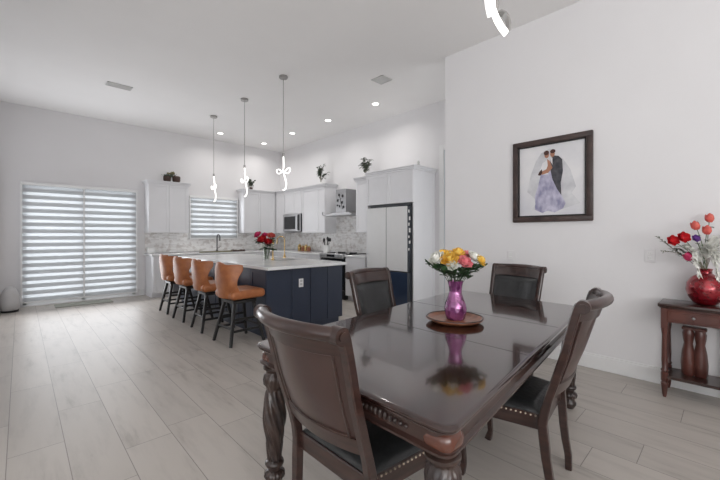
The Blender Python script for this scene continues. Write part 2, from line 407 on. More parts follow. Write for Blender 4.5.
for lo, hi in (((-3.5, -4.1, 0), (RW[0], -3.96, CH)), ((RW[1], -4.1, 0), (XP+.14, -3.96, CH)), ((RW[0], -4.1, 0), (RW[1], -3.96, RW[2])), ((RW[0], -4.1, RW[3]), (RW[1], -3.96, CH))):
    bxf(bm, lo, hi)
struct('wall_rear', bm, 'wall', smooth=None)
bm = bmesh.new()
SW = (-2.5, 1.5, 0.4, 2.8)
for lo, hi in (((-3.62, -4, 0), (-3.48, SW[0], CH)), ((-3.62, SW[1], 0), (-3.48, 3, CH)), ((-3.62, SW[0], 0), (-3.48, SW[1], SW[2])), ((-3.62, SW[0], SW[3]), (-3.48, SW[1], CH))):
    bxf(bm, lo, hi)
struct('wall_side', bm, 'wall', smooth=None)
# window frames out of view: rear, side and an added hall one
bm = bmesh.new()
for x in (-3.4, -1.8, -0.2, 1.34): bxf(bm, (x, -4.06, .3), (x+.06, -4.0, 2.9))
for z in (.3, 2.84): bxf(bm, (-3.4, -4.06, z), (1.4, -4.0, z+.06))
o = struct('window_2', bm, 'trim'); box1('pane', (-3.35, -4.04, .35), (1.35, -4.03, 2.85), 'pane', o)
bm = bmesh.new()
for y in (-2.5, -0.53, 1.44): bxf(bm, (-3.58, y, .4), (-3.52, y+.06, 2.8))
for z in (.4, 2.74): bxf(bm, (-3.58, -2.5, z), (-3.52, 1.5, z+.06))
o = struct('window_3', bm, 'trim'); box1('pane', (-3.56, -2.45, .45), (-3.55, 1.45, 2.75), 'pane', o)
bm = bmesh.new()
for x in (4.35, 5.20): bxf(bm, (x, 1.42, .5), (x+.05, 1.48, 2.7))
for z in (.5, 2.65): bxf(bm, (4.35, 1.42, z), (5.25, 1.48, z+.05))
o = struct('hall_fill_window', bm, 'trim'); box1('pane', (4.40, 1.445, .55), (5.20, 1.455, 2.65), 'pane', o)  # made-up window, added so light reaches the side of the fridge surround
# baseboards
def baseboard(name, lo, hi):
    bm = bmesh.new(); bxf(bm, (lo[0], lo[1], 0.001), (hi[0], hi[1], 0.132), 0.003)
    bxf(bm, (lo[0]+(.004 if lo[0] > 3 else 0), lo[1], 0.13), (hi[0], hi[1], 0.149), 0.003); struct(name, bm, 'trim')
baseboard('baseboard_picture', (XP-.016, -3.9), (XP-.0005, 2.64))
baseboard('baseboard_back', (SX1+.06, YB-.016), (1.965, YB-.0005))
baseboard('baseboard_left', (XL+.0005, 3.0), (XL+.016, YB-.02))
# hall door on the far wall past the corner
dx = XR-.0005
bm = bmesh.new()
bxf(bm, (dx-.03, 3.47, 0), (dx, 3.56, 2.90), .004); bxf(bm, (dx-.03, 2.52, 0), (dx, 2.61, 2.90), .004); bxf(bm, (dx-.03, 2.61, 2.81), (dx, 3.47, 2.90), .004)
struct('trim_1', bm, 'trim')
d1 = struct('door_2', (lambda b: (bxf(b, (dx-.02, 2.615, .01), (dx, 3.465, 2.805), .003), [bxf(b, (dx-.026, 2.72, z0), (dx-.02, 3.36, z1), .003) for z0, z1 in ((.2, .95), (1.1, 2.6))], b)[2])(bmesh.new()), 'door')

# slider door behind the blind
bm = bmesh.new()
y0, y1 = YB+.03, YB+.10
for x in (SX0, (SX0+SX1)/2-.035, SX1-.06): bxf(bm, (x, y0, 0.02), (x+.06, y1, SZ1), .004)
for z in (0.02, SZ1-.06): bxf(bm, (SX0, y0, z), (SX1, y1, z+.06), .004)
o = struct('door_1', bm, 'trim')
box1('pane', (SX0+.05, YB+.06, .07), (SX1-.05, YB+.066, SZ1-.05), 'pane', o)
sbox('trim_2', (SX0-.0, YB-.02, 0.001), (SX1, YB+.13, 0.03), 'trim', .004)
def zebra(name, label, cat, x0, x1, z0, z1, nb, y, two=False, sheer_frac=0.45):
    t = thing(name, label, cat, ((x0+x1)/2, y, z0))
    cx = (x0+x1)/2; h = z1-z0
    bm = bmesh.new(); bxf(bm, (x0-cx, -.035, h-.055), (x1-cx, .03, h), .008); obj('headrail', bm, 'trim', t)
    bm = bmesh.new(); bxf(bm, (x0-cx+.01, -.012, 0), (x1-cx-.01, .012, .03), .006); obj('bottom_rail', bm, 'trim', t)
    pitch = (h-.085)/nb
    fa, fb = bmesh.new(), bmesh.new()
    spans = [(x0-cx+.02, -.006), (.006, x1-cx-.02)] if two else [(x0-cx+.015, x1-cx-.015)]
    for a, b in spans:
        for i in range(nb):
            za = .03+i*pitch; zm = za+pitch*(1-sheer_frac); zb = za+pitch
            bxf(fa, (a, -.002, za), (b, .002, zm)); bxf(fb, (a, -.001, zm), (b, .001, zb))
    obj('solid_bands', fa, 'opaqueband', t, smooth=None); obj('sheer_bands', fb, 'sheerband', t, smooth=None)
    for x in (x0-cx, x1-cx-.03):
        bm = bmesh.new(); bxf(bm, (x, -.03, 0), (x+.03, .02, h-.055), .004); obj('side_channel', bm, 'trim', t)
    if two:
        bm = bmesh.new(); bxf(bm, (-.012, -.012, .03), (.012, .004, h-.055), .003); obj('center_rail', bm, 'trim', t)
    return t
zebra('zebra_blind', 'wide striped zebra blind covering the patio sliding door at the left', 'blind', 0.0, 1.84, 0.07, 2.29, 17, YB-.04, True)
t = zebra('zebra_blind', 'smaller striped zebra blind over the kitchen sink window', 'blind', 2.90, 4.10, 1.22, 2.26, 8, YB-.04)
bm = bmesh.new(); fy = YB+.05
for x in (WX0, WX1-.05, (WX0+WX1)/2-.02): bxf(bm, (x, fy, WZ0), (x+.05, fy+.05, WZ1), .004)
for z in (WZ0, WZ1-.05): bxf(bm, (WX0, fy, z), (WX1, fy+.05, z+.05), .004)
o = struct('window_1', bm, 'trim'); box1('pane', (WX0+.04, fy+.02, WZ0+.04), (WX1-.04, fy+.026, WZ1-.04), 'pane', o)

# recessed downlights
cans = [(4.64, 4.44), (4.60, 5.76), (4.58, 7.06), (4.56, 8.36), (3.37, 8.22)]
lab = ['round recessed ceiling light nearest the fridge, largest of the row', 'round recessed ceiling light second in the row from the fridge end',
       'round recessed ceiling light third in the row, just right of the nearest pendant rod', 'round recessed ceiling light in the far kitchen corner of the row',
       'round recessed ceiling light over the sink window, standing apart from the row']
for (x, y), lb in zip(cans, lab):
    t = thing('recessed_light', lb, 'ceiling light', (x, y, CH-.001), 0, 'recessed kitchen ceiling lights')
    bm = bmesh.new(); lathe(bm, [(.060, -.003), (.085, -.006), (.085, 0), (.060, 0)], seg=28, cap=False); obj('trim_ring', bm, 'canring', t)
    bm = bmesh.new(); lathe(bm, [(.001, -.004), (.062, -.004), (.062, 0), (.001, 0)], seg=28); obj('lens', bm, 'canlens', t)
def canlight(x, y, p=CAN_POWER, z=CH-.02):
    l = bpy.data.lights.new('downlight', 'AREA'); l.shape = 'DISK'; l.size = .14; l.energy = p; l.color = (1, .97, .93); l.spread = radians(150)
    o = bpy.data.objects.new('downlight', l); COL.objects.link(o); o.location = (x, y, z)
for x, y in cans: canlight(x, y)
# ceiling vents
for (x, y, sx, sy, lb) in ((3.98, 3.68, .115, .115, 'square grey ceiling vent near the nearest recessed light'), (1.14, 6.72, .17, .085, 'long thin grey ceiling vent above the patio blind')):
    t = thing('ceiling_vent', lb, 'vent', (x, y, CH-.001))
    bm = bmesh.new()
    for lo, hi in (((-sx, -sy, -.012), (sx, -sy+.02, 0)), ((-sx, sy-.02, -.012), (sx, sy, 0)), ((-sx, -sy, -.012), (-sx+.02, sy, 0)), ((sx-.02, -sy, -.012), (sx, sy, 0))): bxf(bm, lo, hi, .003)
    obj('frame', bm, 'vent', t)
    bm = bmesh.new(); n = int(sy*2/.022)
    for i in range(1, n):
        yy = -sy+i*2*sy/n; bxf(bm, (-sx+.02, -.001, -.007), (sx-.02, .001, .005), 0, Matrix.Translation((0, yy, 0)) @ Matrix.Rotation(.7, 4, 'X'))
    bxf(bm, (-sx+.01, -sy+.01, -.002), (sx-.01, sy-.01, 0)); obj('louvers', bm, 'vent', t)

# backsplash (part of the walls)
bm = bmesh.new()
bxf(bm, (1.985, YB-.012, .93), (2.895, YB-.0005, 1.39)); bxf(bm, (2.895, YB-.012, .93), (4.105, YB-.0005, 1.215)); bxf(bm, (4.105, YB-.012, .93), (XR-.0005, YB-.0005, 1.39))
bxf(bm, (XR-.012, 6.42, .93), (XR-.0005, YB-.012, 1.39)); bxf(bm, (XR-.012, 5.40, .93), (XR-.0005, 6.42, 1.85)); bxf(bm, (XR-.012, 4.82, .93), (XR-.0005, 5.40, 1.39))
o = struct('trim_3', bm, 'mosaic', smooth=None)

# ------------------------------------------------------------------ kitchen cabinets
def shaker(bm, axis, plane, a0, a1, z0, z1, sgn, rail=.055, t=.019):
    """a shaker door facing -Y (axis 'y') or -X (axis 'x'); plane is the carcass front"""
    g = .002
    def b(u0, u1, w0, w1, d0, d1, bev=.0015):
        if axis == 'y': bxf(bm, (u0, plane-d1, w0), (u1, plane-d0, w1), bev)
        else: bxf(bm, (plane-d1, u0, w0), (plane-d0, u1, w1), bev)
    a0 += g; a1 -= g; z0 += g; z1 -= g
    b(a0, a1, z0, z1, 0, t*.55)
    for u0, u1, w0, w1 in ((a0, a0+rail, z0, z1), (a1-rail, a1, z0, z1), (a0+rail, a1-rail, z0, z0+rail), (a0+rail, a1-rail, z1-rail, z1)):
        b(u0, u1, w0, w1, t*.5, t)
def slab(bm, axis, plane, a0, a1, z0, z1, t=.019):
    g = .002
    if axis == 'y': bxf(bm, (a0+g, plane-t, z0+g), (a1-g, plane, z1-g), .002)
    else: bxf(bm, (plane-t, a0+g, z0+g), (plane, a1-g, z1-g), .002)
def cabinet(label, lo, hi, axis, doors, cat='cabinet', name='upper_cabinet', crown=0, drawers=(), m='cab', toe=False, dz=None, crown_sides=(0, 0)):
    """doors: list of (a0,a1); lo/hi world carcass box; front on -Y or -X"""
    x0, y0, z0 = lo; x1, y1, z1 = hi
    t = thing(name, label, cat, ((x0+x1)/2, (y0+y1)/2, z0)); O = Vector(t.location)
    def ob(n, bm, mm=m):
        for v in bm.verts: v.co -= O
        return obj(n, bm, mm, t)
    bm = bmesh.new(); zb = z0+(.1 if toe else 0)
    bxf(bm, (x0, y0, zb), (x1, y1, z1), .001)
    ob('carcass', bm)
    if toe:
        bm = bmesh.new()
        if axis == 'y': bxf(bm, (x0, y0+.06, z0), (x1, y1, zb))
        else: bxf(bm, (x0+.06, y0, z0), (x1, y1, zb))
        ob('toe_kick', bm)
    pl = y0 if axis == 'y' else x0
    for a0, a1 in doors:
        bm = bmesh.new(); dz0, dz1 = dz if dz else (zb, z1); shaker(bm, axis, pl, a0, a1, dz0, dz1, 1); ob('door', bm)
    for a0, a1, w0, w1 in drawers:
        bm = bmesh.new(); slab(bm, axis, pl, a0, a1, w0, w1); ob('drawer', bm)
    if crown:
        bm = bmesh.new(); c0, c1 = crown_sides
        for k, (e, za, zc) in enumerate(((.022, z1, z1+crown*.45), (.042, z1+crown*.45, z1+crown*.8), (.055, z1+crown*.8, z1+crown))):
            if axis == 'y': bxf(bm, (x0-e*c0, y0-e, za), (x1+e*c1, y1, zc), .004)
            else: bxf(bm, (x0-e, y0-e*c0, za), (x1, y1+e*c1, zc), .004)
        ob('crown_molding', bm)
    return t
UZ0, UZ1 = 1.37, 2.43
YW, XW = YB-.001, XR-.001
cabinet('white two-door wall cabinet between the patio blind and the sink window', (1.975, YB-.33, UZ0), (2.79, YW, UZ1), 'y', [(1.98, 2.38), (2.38, 2.785)], crown=.07, crown_sides=(1, 1))
cabinet('white two-door wall cabinet right of the sink window, running into the corner', (4.12, YB-.33, UZ0), (XW, YW, UZ1), 'y', [(4.125, 4.58), (4.58, 5.025)], crown=.07, crown_sides=(1, 0))
XU = 5.04
cabinet('white wall cabinet in the inner corner, left of the microwave', (XU, 8.12, UZ0), (XW, 8.575, UZ1), 'x', [(8.13, 8.545)], crown=.07)
cabinet('short white wall cabinet directly above the microwave', (XU, 7.32, 1.86), (XW, 8.115, UZ1), 'x', [(7.325, 7.715), (7.715, 8.11)], crown=.07)
cabinet('white wall cabinet between the microwave and the range hood', (XU, 6.40, UZ0), (XW, 7.315, UZ1), 'x', [(6.41, 6.71), (6.71, 7.31)], crown=.07, crown_sides=(1, 0))
cabinet('narrow white wall cabinet between the range hood and the fridge', (XU, 4.80, UZ0), (XW, 5.38, UZ1), 'x', [(4.81, 5.37)], crown=.07, crown_sides=(0, 1))
# fridge surround
XF = 4.76
t = thing('fridge_surround', 'tall white cabinet surround enclosing the fridge, with two doors on top', 'cabinet', (5.06, 4.24, 0))
O = Vector(t.location)
def sob(n, bm, mm='cab', par=None):
    for v in bm.verts: v.co -= O
    return obj(n, bm, mm, par or t)
bm = bmesh.new(); bxf(bm, (XF, 3.67, 0.001), (XW, 3.695, 2.42), .001); bxf(bm, (XW-.07, 3.662, 0.001), (XW, 3.67, 2.42), .001); sob('side_panel', bm)
bm = bmesh.new(); bxf(bm, (XF, 4.765, 0.001), (XW, 4.79, 2.42), .001); sob('side_panel', bm)
bm = bmesh.new(); bxf(bm, (XF, 3.695, 1.873), (XW, 4.765, 2.42), .001); sob('carcass', bm)
for a, b in ((3.675, 4.24), (4.24, 4.785)):
    bm = bmesh.new(); shaker(bm, 'x', XF, a, b, 1.873, 2.42, 1); sob('door', bm)
bm = bmesh.new()
for e, za, zc in ((.02, 2.42, 2.45), (.04, 2.45, 2.475), (.055, 2.475, 2.495)): bxf(bm, (XF-e, 3.67-e, za), (XW, 4.79+e*.2, zc), .004)
sob('crown_molding', bm)
# fridge
t = thing('refrigerator', 'tall french-door refrigerator with pale grey upper doors and navy lower doors', 'refrigerator', (5.0, 4.23, 0)); O = Vector(t.location)
bm = bmesh.new(); bxf(bm, (XF-.01, 3.72, .02), (5.34, 4.68, 1.82), .005); bxf(bm, (XF-.015, 3.72, 1.82), (5.2, 4.68, 1.86), .004); sob('body', bm, 'fridgebody')
for a, b in ((3.725, 4.198), (4.202, 4.675)):
    bm = bmesh.new(); bxf(bm, (XF-.10, a, .70), (XF-.012, b, 1.81), .012, seg=2); d = sob('upper_door', bm, 'fridgebody')
    bm = bmesh.new(); bxf(bm, (XF-.104, a+.003, .705), (XF-.099, b-.003, 1.805), .002); g = sob('door_glass', bm, 'fridgeglass', d); g['label'] = 'pale grey glass front'
    bm = bmesh.new(); bxf(bm, (XF-.10, a, .06), (XF-.012, b, .69), .012, seg=2); d = sob('lower_door', bm, 'fridgebody')
    bm = bmesh.new(); bxf(bm, (XF-.104, a+.003, .065), (XF-.099, b-.003, .685), .002); g = sob('door_glass', bm, 'fridgenavy', d); g['label'] = 'navy glass front'
# magnets on the side of the fridge door
for i, (z, h) in enumerate(((1.72, .05), (1.60, .06), (1.50, .05), (1.40, .07), (1.29, .04), (1.20, .05), (1.08, .04))):
    bm = bmesh.new(); bxf(bm, (-.02, -.006, -h/2), (.02 if i % 2 else .012, 0, h/2), .002)
    tag(obj('fridge_magnet', bm, 'vent', None, loc=(XF-.055+(.008 if i % 2 else -.008), 3.7245, z)), 'small white magnet on the dark side edge of the fridge door', 'magnet', 'fridge magnets')

# base cabinets, counters
CT = .875
YF = 8.30; XB = 4.74
cabinet('white base cabinet at the left end of the back counter', (1.99, YF+.02, 0.001), (2.38, YB-.014, CT), 'y', [(2.0, 2.375)], name='base_cabinet', toe=True)
t = thing('dishwasher', 'built-in dishwasher with black control strip under the back counter', 'dishwasher', (2.69, 8.6, 0)); O = Vector(t.location)
bm = bmesh.new(); bxf(bm, (2.385, YF+.03, 0.001), (2.985, YB-.014, CT-.005)); sob('body', bm, 'steel')
bm = bmesh.new(); bxf(bm, (2.385, YF+.005, .1), (2.985, YF+.03, .80), .004); sob('door', bm, 'steel')
bm = bmesh.new(); bxf(bm, (2.385, YF-.002, .80), (2.985, YF+.03, CT-.003), .004); sob('control_strip', bm, 'black')
cabinet('white two-door base cabinet under the kitchen sink', (2.99, YF+.02, 0.001), (3.93, YB-.014, CT), 'y', [(3.0, 3.46), (3.46, 3.92)], name='base_cabinet', toe=True)
cabinet('white base cabinet right of the sink, running into the corner', (3.935, YF+.02, 0.001), (4.72, YB-.014, CT), 'y', [(3.94, 4.32), (4.32, 4.71)], name='base_cabinet', toe=True)
cabinet('white base cabinet left of the range, along the range wall', (XB+.02, 6.20, 0.001), (XR-.014, YB-.014, CT), 'x', [(6.21, 6.75), (6.75, 7.3), (7.3, 8.0)], name='base_cabinet', toe=True)
cabinet('white drawer base cabinet between the range and the fridge', (XB+.02, 4.81, 0.001), (XR-.014, 5.385, CT), 'x', [], name='base_cabinet', toe=True,
        drawers=[(4.815, 5.38, .10, .36), (4.815, 5.38, .36, .62), (4.815, 5.38, .62, .87)])
bm = bmesh.new(); bxf(bm, (1.965, YF-.015, CT+.001), (XR-.013, YB-.013, .915), .004); bxf(bm, (XB-.015, 6.185, CT+.001), (XR-.013, YF-.015, .915), .004)
tag(obj('countertop', bm, 'stone'), 'long L-shaped white countertop under the sink window and microwave', 'countertop')
bm = bmesh.new(); bxf(bm, (XB-.015, 4.80, CT+.001), (XR-.013, 5.39, .915), .004)
tag(obj('countertop', bm, 'stone'), 'short white countertop piece between the range and the fridge', 'countertop')
# range
t = thing('range', 'stainless slide-in range with black glass top beneath the hood', 'range', (5.03, 5.79, 0)); O = Vector(t.location)
RY0, RY1 = 5.40, 6.175
bm = bmesh.new(); bxf(bm, (XB+.01, RY0, 0.001), (XR-.014, RY1, .90), .003); sob('body', bm, 'black')
bm = bmesh.new(); bxf(bm, (XB-.04, RY0+.005, .905), (XR-.014, RY1-.005, .928), .004); sob('cooktop', bm, 'blackglass')
bm = bmesh.new(); bxf(bm, (XB-.055, RY0, .84), (XB+.06, RY1, .934), .012); cp = sob('control_panel', bm, 'steel')
bm = bmesh.new(); bxf(bm, (XB-.058, RY0+.26, .865), (XB-.053, RY1-.26, .915), .001); sob('display', bm, 'blackglass', cp)
for yy in (RY0+.07, RY0+.15, RY1-.15, RY1-.07):
    bm = bmesh.new(); tube(bm, [(XB-.05, yy, .888), (XB-.085, yy, .888)], .019, 14); sob('knob', bm, 'steel', cp)
bm = bmesh.new(); bxf(bm, (XB-.02, RY0+.01, .20), (XB+.01, RY1-.01, .83), .006); sob('oven_door', bm, 'blackglass')
bm = bmesh.new(); tube(bm, [(XB-.02, RY0+.08, .78), (XB-.06, RY0+.08, .78), (XB-.06, RY1-.08, .78), (XB-.02, RY1-.08, .78)], .011, 10); sob('handle', bm, 'steel')
bm = bmesh.new(); bxf(bm, (XB-.02, RY0+.01, .04), (XB+.01, RY1-.01, .19), .006); sob('storage_drawer', bm, 'black')
bm = bmesh.new()
for cx_, cy_ in ((XB+.12, RY0+.2), (XB+.12, RY1-.2), (XB+.42, RY0+.2), (XB+.42, RY1-.2)):
    for k in range(2): bxf(bm, (-.11, -.006, 0), (.11, .006, .018), .002, Matrix.Translation((cx_, cy_, .929)) @ Matrix.Rotation(k*pi/2, 4, 'Z'))
sob('grate', bm, 'black')
# hood
t = thing('range_hood', 'stainless range hood with square chimney and thin flared canopy', 'range hood', (5.15, 5.89, 1.78)); O = Vector(t.location)
bm = bmesh.new(); bxf(bm, (5.06, 5.73, 1.81), (XW, 6.06, 2.32), .003); ch = sob('chimney', bm, 'hoodsteel')
# mosaic reflection on the chimney front, modelled as dark petals and stem
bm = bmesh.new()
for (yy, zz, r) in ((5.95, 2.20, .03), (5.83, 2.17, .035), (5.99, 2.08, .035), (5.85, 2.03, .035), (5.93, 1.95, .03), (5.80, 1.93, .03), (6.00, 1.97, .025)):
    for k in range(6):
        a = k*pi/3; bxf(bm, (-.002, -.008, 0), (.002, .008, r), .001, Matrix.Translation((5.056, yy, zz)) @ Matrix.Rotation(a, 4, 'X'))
tube(bm, [(5.056, 5.83, 1.88), (5.055, 5.88, 2.0), (5.055, 5.9, 2.1), (5.055, 5.95, 2.22)], .004, 6); sob('mosaic_reflection', bm, 'black', ch)
bm = bmesh.new()
bxf(bm, (4.96, 5.46, 1.745), (XW, 6.34, 1.78), .006)
bxf(bm, (5.02, 5.6, 1.775), (XW, 6.2, 1.815), .01); sob('canopy', bm, 'steel')
bm = bmesh.new(); tube(bm, [(4.97, 6.30, 1.765), (4.95, 6.35, 1.76), (4.94, 6.38, 1.775), (4.94, 6.39, 1.81), (4.95, 6.38, 1.84)], [.012, .013, .014, .014, .010], 10); sob('curled_edge', bm, 'steel')
# microwave
t = thing('microwave', 'stainless microwave with dark window mounted under the wall cabinets', 'microwave', (5.18, 7.72, 1.40)); O = Vector(t.location)
bm = bmesh.new(); bxf(bm, (5.0, 7.33, 1.405), (XW, 8.11, 1.85), .004); sob('body', bm, 'fridgebody')
bm = bmesh.new(); bxf(bm, (4.975, 7.33, 1.41), (5.0, 8.11, 1.85), .005); d = sob('door', bm, 'steel')
bm = bmesh.new(); bxf(bm, (4.972, 7.52, 1.47), (4.976, 8.05, 1.79), .002); sob('window', bm, 'blackglass', d)
bm = bmesh.new(); bxf(bm, (4.972, 7.345, 1.43), (4.976, 7.44, 1.83), .002); sob('control_panel', bm, 'blackglass')
bm = bmesh.new(); tube(bm, [(4.975, 7.48, 1.48), (4.945, 7.48, 1.48), (4.945, 7.48, 1.78), (4.975, 7.48, 1.78)], .008, 8); sob('handle', bm, 'steel', d)

# ------------------------------------------------------------------ island
IX0, IX1, IY0, IY1 = 2.22, 3.53, 3.97, 7.45
t = thing('kitchen_island', 'large navy panelled kitchen island', 'kitchen island', ((IX0+IX1)/2, (IY0+IY1)/2, 0)); O = Vector(t.location)
bx0, bx1, by0, by1 = 2.25, 3.52, 4.06, 7.40
bm = bmesh.new(); bxf(bm, (bx0+.02, by0+.02, .0), (bx1-.06, by1, .10)); bxf(bm, (bx0+.015, by0+.015, .10), (bx1, by1, CT), .001); sob('carcass', bm, 'navy')
gx = [bx0, 2.63, 2.93, 3.235, bx1]
for a, b in zip(gx, gx[1:]):
    bm = bmesh.new(); zb = .10 if b == bx1 else .10
    bxf(bm, (a+.004, by0, zb), (b-.004, by0+.016, CT-.001), .003); sob('end_panel', bm, 'navy')
n = 8
for i in range(n):
    a = by0+.02+i*(by1-by0-.02)/n; b = a+(by1-by0-.02)/n
    bm = bmesh.new(); shaker(bm, 'x', bx0+.018, a, b, .10, CT-.001, 1, rail=.05, t=.018); sob('side_panel', bm, 'navy')
bm = bmesh.new(); bxf(bm, (2.735, by0-.006, .61), (2.808, by0, .725), .002); op = sob('outlet', bm, 'plate')
bm = bmesh.new()
for z in (.635, .68): bxf(bm, (2.754, by0-.008, z), (2.789, by0-.005, z+.028), .001)
sob('socket', bm, 'vent', op)
bm = bmesh.new(); bxf(bm, (IX0, IY0, CT+.001), (IX1, IY1, .915), .005)
tag(obj('countertop', bm, 'stone'), 'big white quartz countertop on the navy island', 'countertop')
bm = bmesh.new(); lathe(bm, [(.20, 0), (.205, .003), (.19, .004), (.17, .0035), (.01, .003)], c=(0, 0, 0), seg=36)
sk = tag(obj('island_sink', bm, 'steel', loc=(3.15, 5.12, .9155)), 'round grey prep sink rim let into the island countertop', 'sink')
# gold faucet on the island
def faucet(label, loc, rz, m, h=.34, reach=.16, r=.012):
    t = thing('faucet', label, 'faucet', loc, rz)
    bm = bmesh.new(); lathe(bm, [(.028, 0), (.028, .01), (.018, .03), (.014, .06)], seg=20); obj('base', bm, m, t)
    bm = bmesh.new(); pts = [(0, 0, .04), (0, 0, h-reach/2)]
    for k in range(1, 10):
        a = pi*k/9; pts.append((reach/2-cos(a)*reach/2, 0, h-reach/2+sin(a)*reach/2))
    pts.append((reach, 0, h-reach/2-.07)); tube(bm, pts, r, 10); obj('spout', bm, m, t)
    bm = bmesh.new(); tube(bm, [(0, .015, .08), (0, .06, .10), (0, .08, .13)], .006, 8); obj('lever', bm, m, t)
    return t
faucet('gold gooseneck faucet behind the flowers on the island', (3.43, 5.54, .915), radians(150), 'gold', .38, .13, .009)
faucet('black spring-neck faucet at the sink below the window', (3.50, 8.74, .915), radians(-90), 'black', .42, .17, .013)
bm = bmesh.new(); bxf(bm, (3.10, 8.39, .9155), (3.84, 8.69, .919), .001); tag(obj('kitchen_sink', bm, 'steel'), 'steel kitchen sink under the window behind the wooden board', 'sink')

# stools
def make_stool():
    t = thing('bar_stool', 'x', 'stool')
    # legs: forward is +x
    top, bot = .125, .22; zt = .50
    for sx in (-1, 1):
        for sy in (-1, 1):
            bm = bmesh.new(); sweep(bm, [(sx*top, sy*top, zt), (sx*(top+bot)/2, sy*(top+bot)/2, .25), (sx*bot, sy*bot, 0.001)], [.040, .038, .032], [.040, .038, .032], axis=(1, 0, 0)); obj('leg', bm, 'blackwood', t)
    def pos(z): return top+(bot-top)*(zt-z)/zt
    for z, ax in ((.17, 'x'), (.20, 'y'), (.30, 'x')):
        p = pos(z)
        for s in (-1, 1):
            bm = bmesh.new()
            if ax == 'x': bxf(bm, (-p, s*p-.009, z-.014), (p, s*p+.009, z+.014), .003)
            else: bxf(bm, (s*p-.009, -p, z-.014), (s*p+.009, p, z+.014), .003)
            obj('stretcher', bm, 'blackwood', t)
    bm = bmesh.new(); bxf(bm, (-.155, -.155, .49), (.155, .155, .53), .005); lathe(bm, [(.10, .53), (.10, .548)], seg=24); obj('swivel_base', bm, 'blackwood', t)
    bm = bmesh.new(); bxf(bm, (-.21, -.235, .545), (.245, .235, .655), .045, seg=4); obj('seat', bm, 'caramel', t, smooth=60)
    def half(z):     # half-angle extent of the shell
        s = (z-.55)/.43
        return .235+.03*sin(pi*min(1, max(0, (s-.25)/.75)))*1.0 if s > .25 else .235
    def shell(off):
        def f(u, v):
            z = .56+.42*v; a = (u-.5)*2
            ztop = .985-.035*abs(a)**2.5+.012*cos(a*pi*2)
            z = .56+(ztop-.56)*v
            wing = .17*(1-.55*sin(pi*min(1, v/.85)))*abs(a)**2.6
            wv = 1.0+.10*v
            x = -.205-.05*v+wing; y = a*.225*wv
            nrm = Vector((1, -a*.8*abs(a), 0)).normalized()
            rim = min(1, 6*min(u, 1-u)+.25)*min(1, 5*(1-v)+.3)
            p = Vector((x, y, z)); return p+nrm*off*rim
        return f
    bm = bmesh.new(); grid(bm, shell(-.03), 22, 16, shell(.035)); obj('backrest', bm, 'caramel', t, smooth=60)
    for u in (0, 1):
        bm = bmesh.new(); tube(bm, [shell(0)(u, v/12)+Vector((-.003, 0, 0)) for v in range(13)], .006, 6)
        obj('piping', bm, 'caramel', t)
    return t
st = make_stool()
sl = ['caramel leather bar stool with black legs, nearest to the dining table', 'caramel leather bar stool with black legs, second from the dining table',
      'caramel leather bar stool with black legs, third from the dining table', 'caramel leather bar stool with black legs, farthest from the dining table, at the sink end']
for i, (y, rz) in enumerate(((4.27, 3), (5.11, -2), (5.92, 2), (6.68, 0))):
    o = st if i == 0 else copy_tree(st)
    o.location = (1.985, y, 0); o.rotation_euler = (0, 0, radians(rz)); o['label'] = sl[i]; o['group'] = 'bar stools along the island'
    if i == 0: st = o

# pendants
def make_pendant(i):
    t = thing('pendant_light', 'x', 'pendant light', group='pendants over the island')
    bm = bmesh.new(); lathe(bm, [(.001, 0), (.062, 0), (.064, -.006), (.064, -.028), (.058, -.034), (.001, -.034)][::-1], seg=28); obj('canopy', bm, 'nickel', t)
    bm = bmesh.new(); tube(bm, [(0, 0, -.03), (0, 0, -1.17)], .005, 8); obj('rod', bm, 'nickel', t)
    bm = bmesh.new(); tube(bm, [(0, 0, -1.15), (0, 0, -1.20)], .017, 12); obj('socket', bm, 'nickel', t)
    pts = [(0, -1.20), (0, -1.26), (0, -1.33), (-.004, -1.385), (-.03, -1.43), (-.07, -1.455), (-.10, -1.44), (-.105, -1.405), (-.08, -1.385), (-.045, -1.40), (-.01, -1.44),
           (.03, -1.42), (.06, -1.385), (.09, -1.365), (.105, -1.38), (.10, -1.42), (.07, -1.45), (.035, -1.445), (.005, -1.44), (.01, -1.48), (.03, -1.54), (.04, -1.60), (.035, -1.66), (.02, -1.69), (-.005, -1.70)]
    # smooth
    for _ in range(2):
        q = [pts[0]]
        for a, b in zip(pts, pts[1:]): q += [(a[0]*.75+b[0]*.25, a[1]*.75+b[1]*.25), (a[0]*.25+b[0]*.75, a[1]*.25+b[1]*.75)]
        q.append(pts[-1]); pts = q
    n = len(pts)
    P3 = [(x, .02*sin(2*pi*k/n*1.5), z) for k, (x, z) in enumerate(pts)]
    rad = [.010 if z > -1.36 or z < -1.46 else .0065 for x, z in pts]
    bm = bmesh.new(); tube(bm, P3, rad, 10); obj('glowing_tube', bm, 'led', t)
    return t
pd = make_pendant(0)
pl = ['twisted glowing tube pendant over the island, nearest the fridge and largest', 'twisted glowing tube pendant over the island, middle of the three', 'twisted glowing tube pendant over the island, farthest, before the window blind']
for i, (x, y, rz) in enumerate(((2.84, 4.62, -43), (2.825, 5.86, -75), (2.79, 7.13, -80))):
    o = pd if i == 0 else copy_tree(pd); o.location = (x, y, CH-.001); o.rotation_euler = (0, 0, radians(rz)); o['label'] = pl[i]

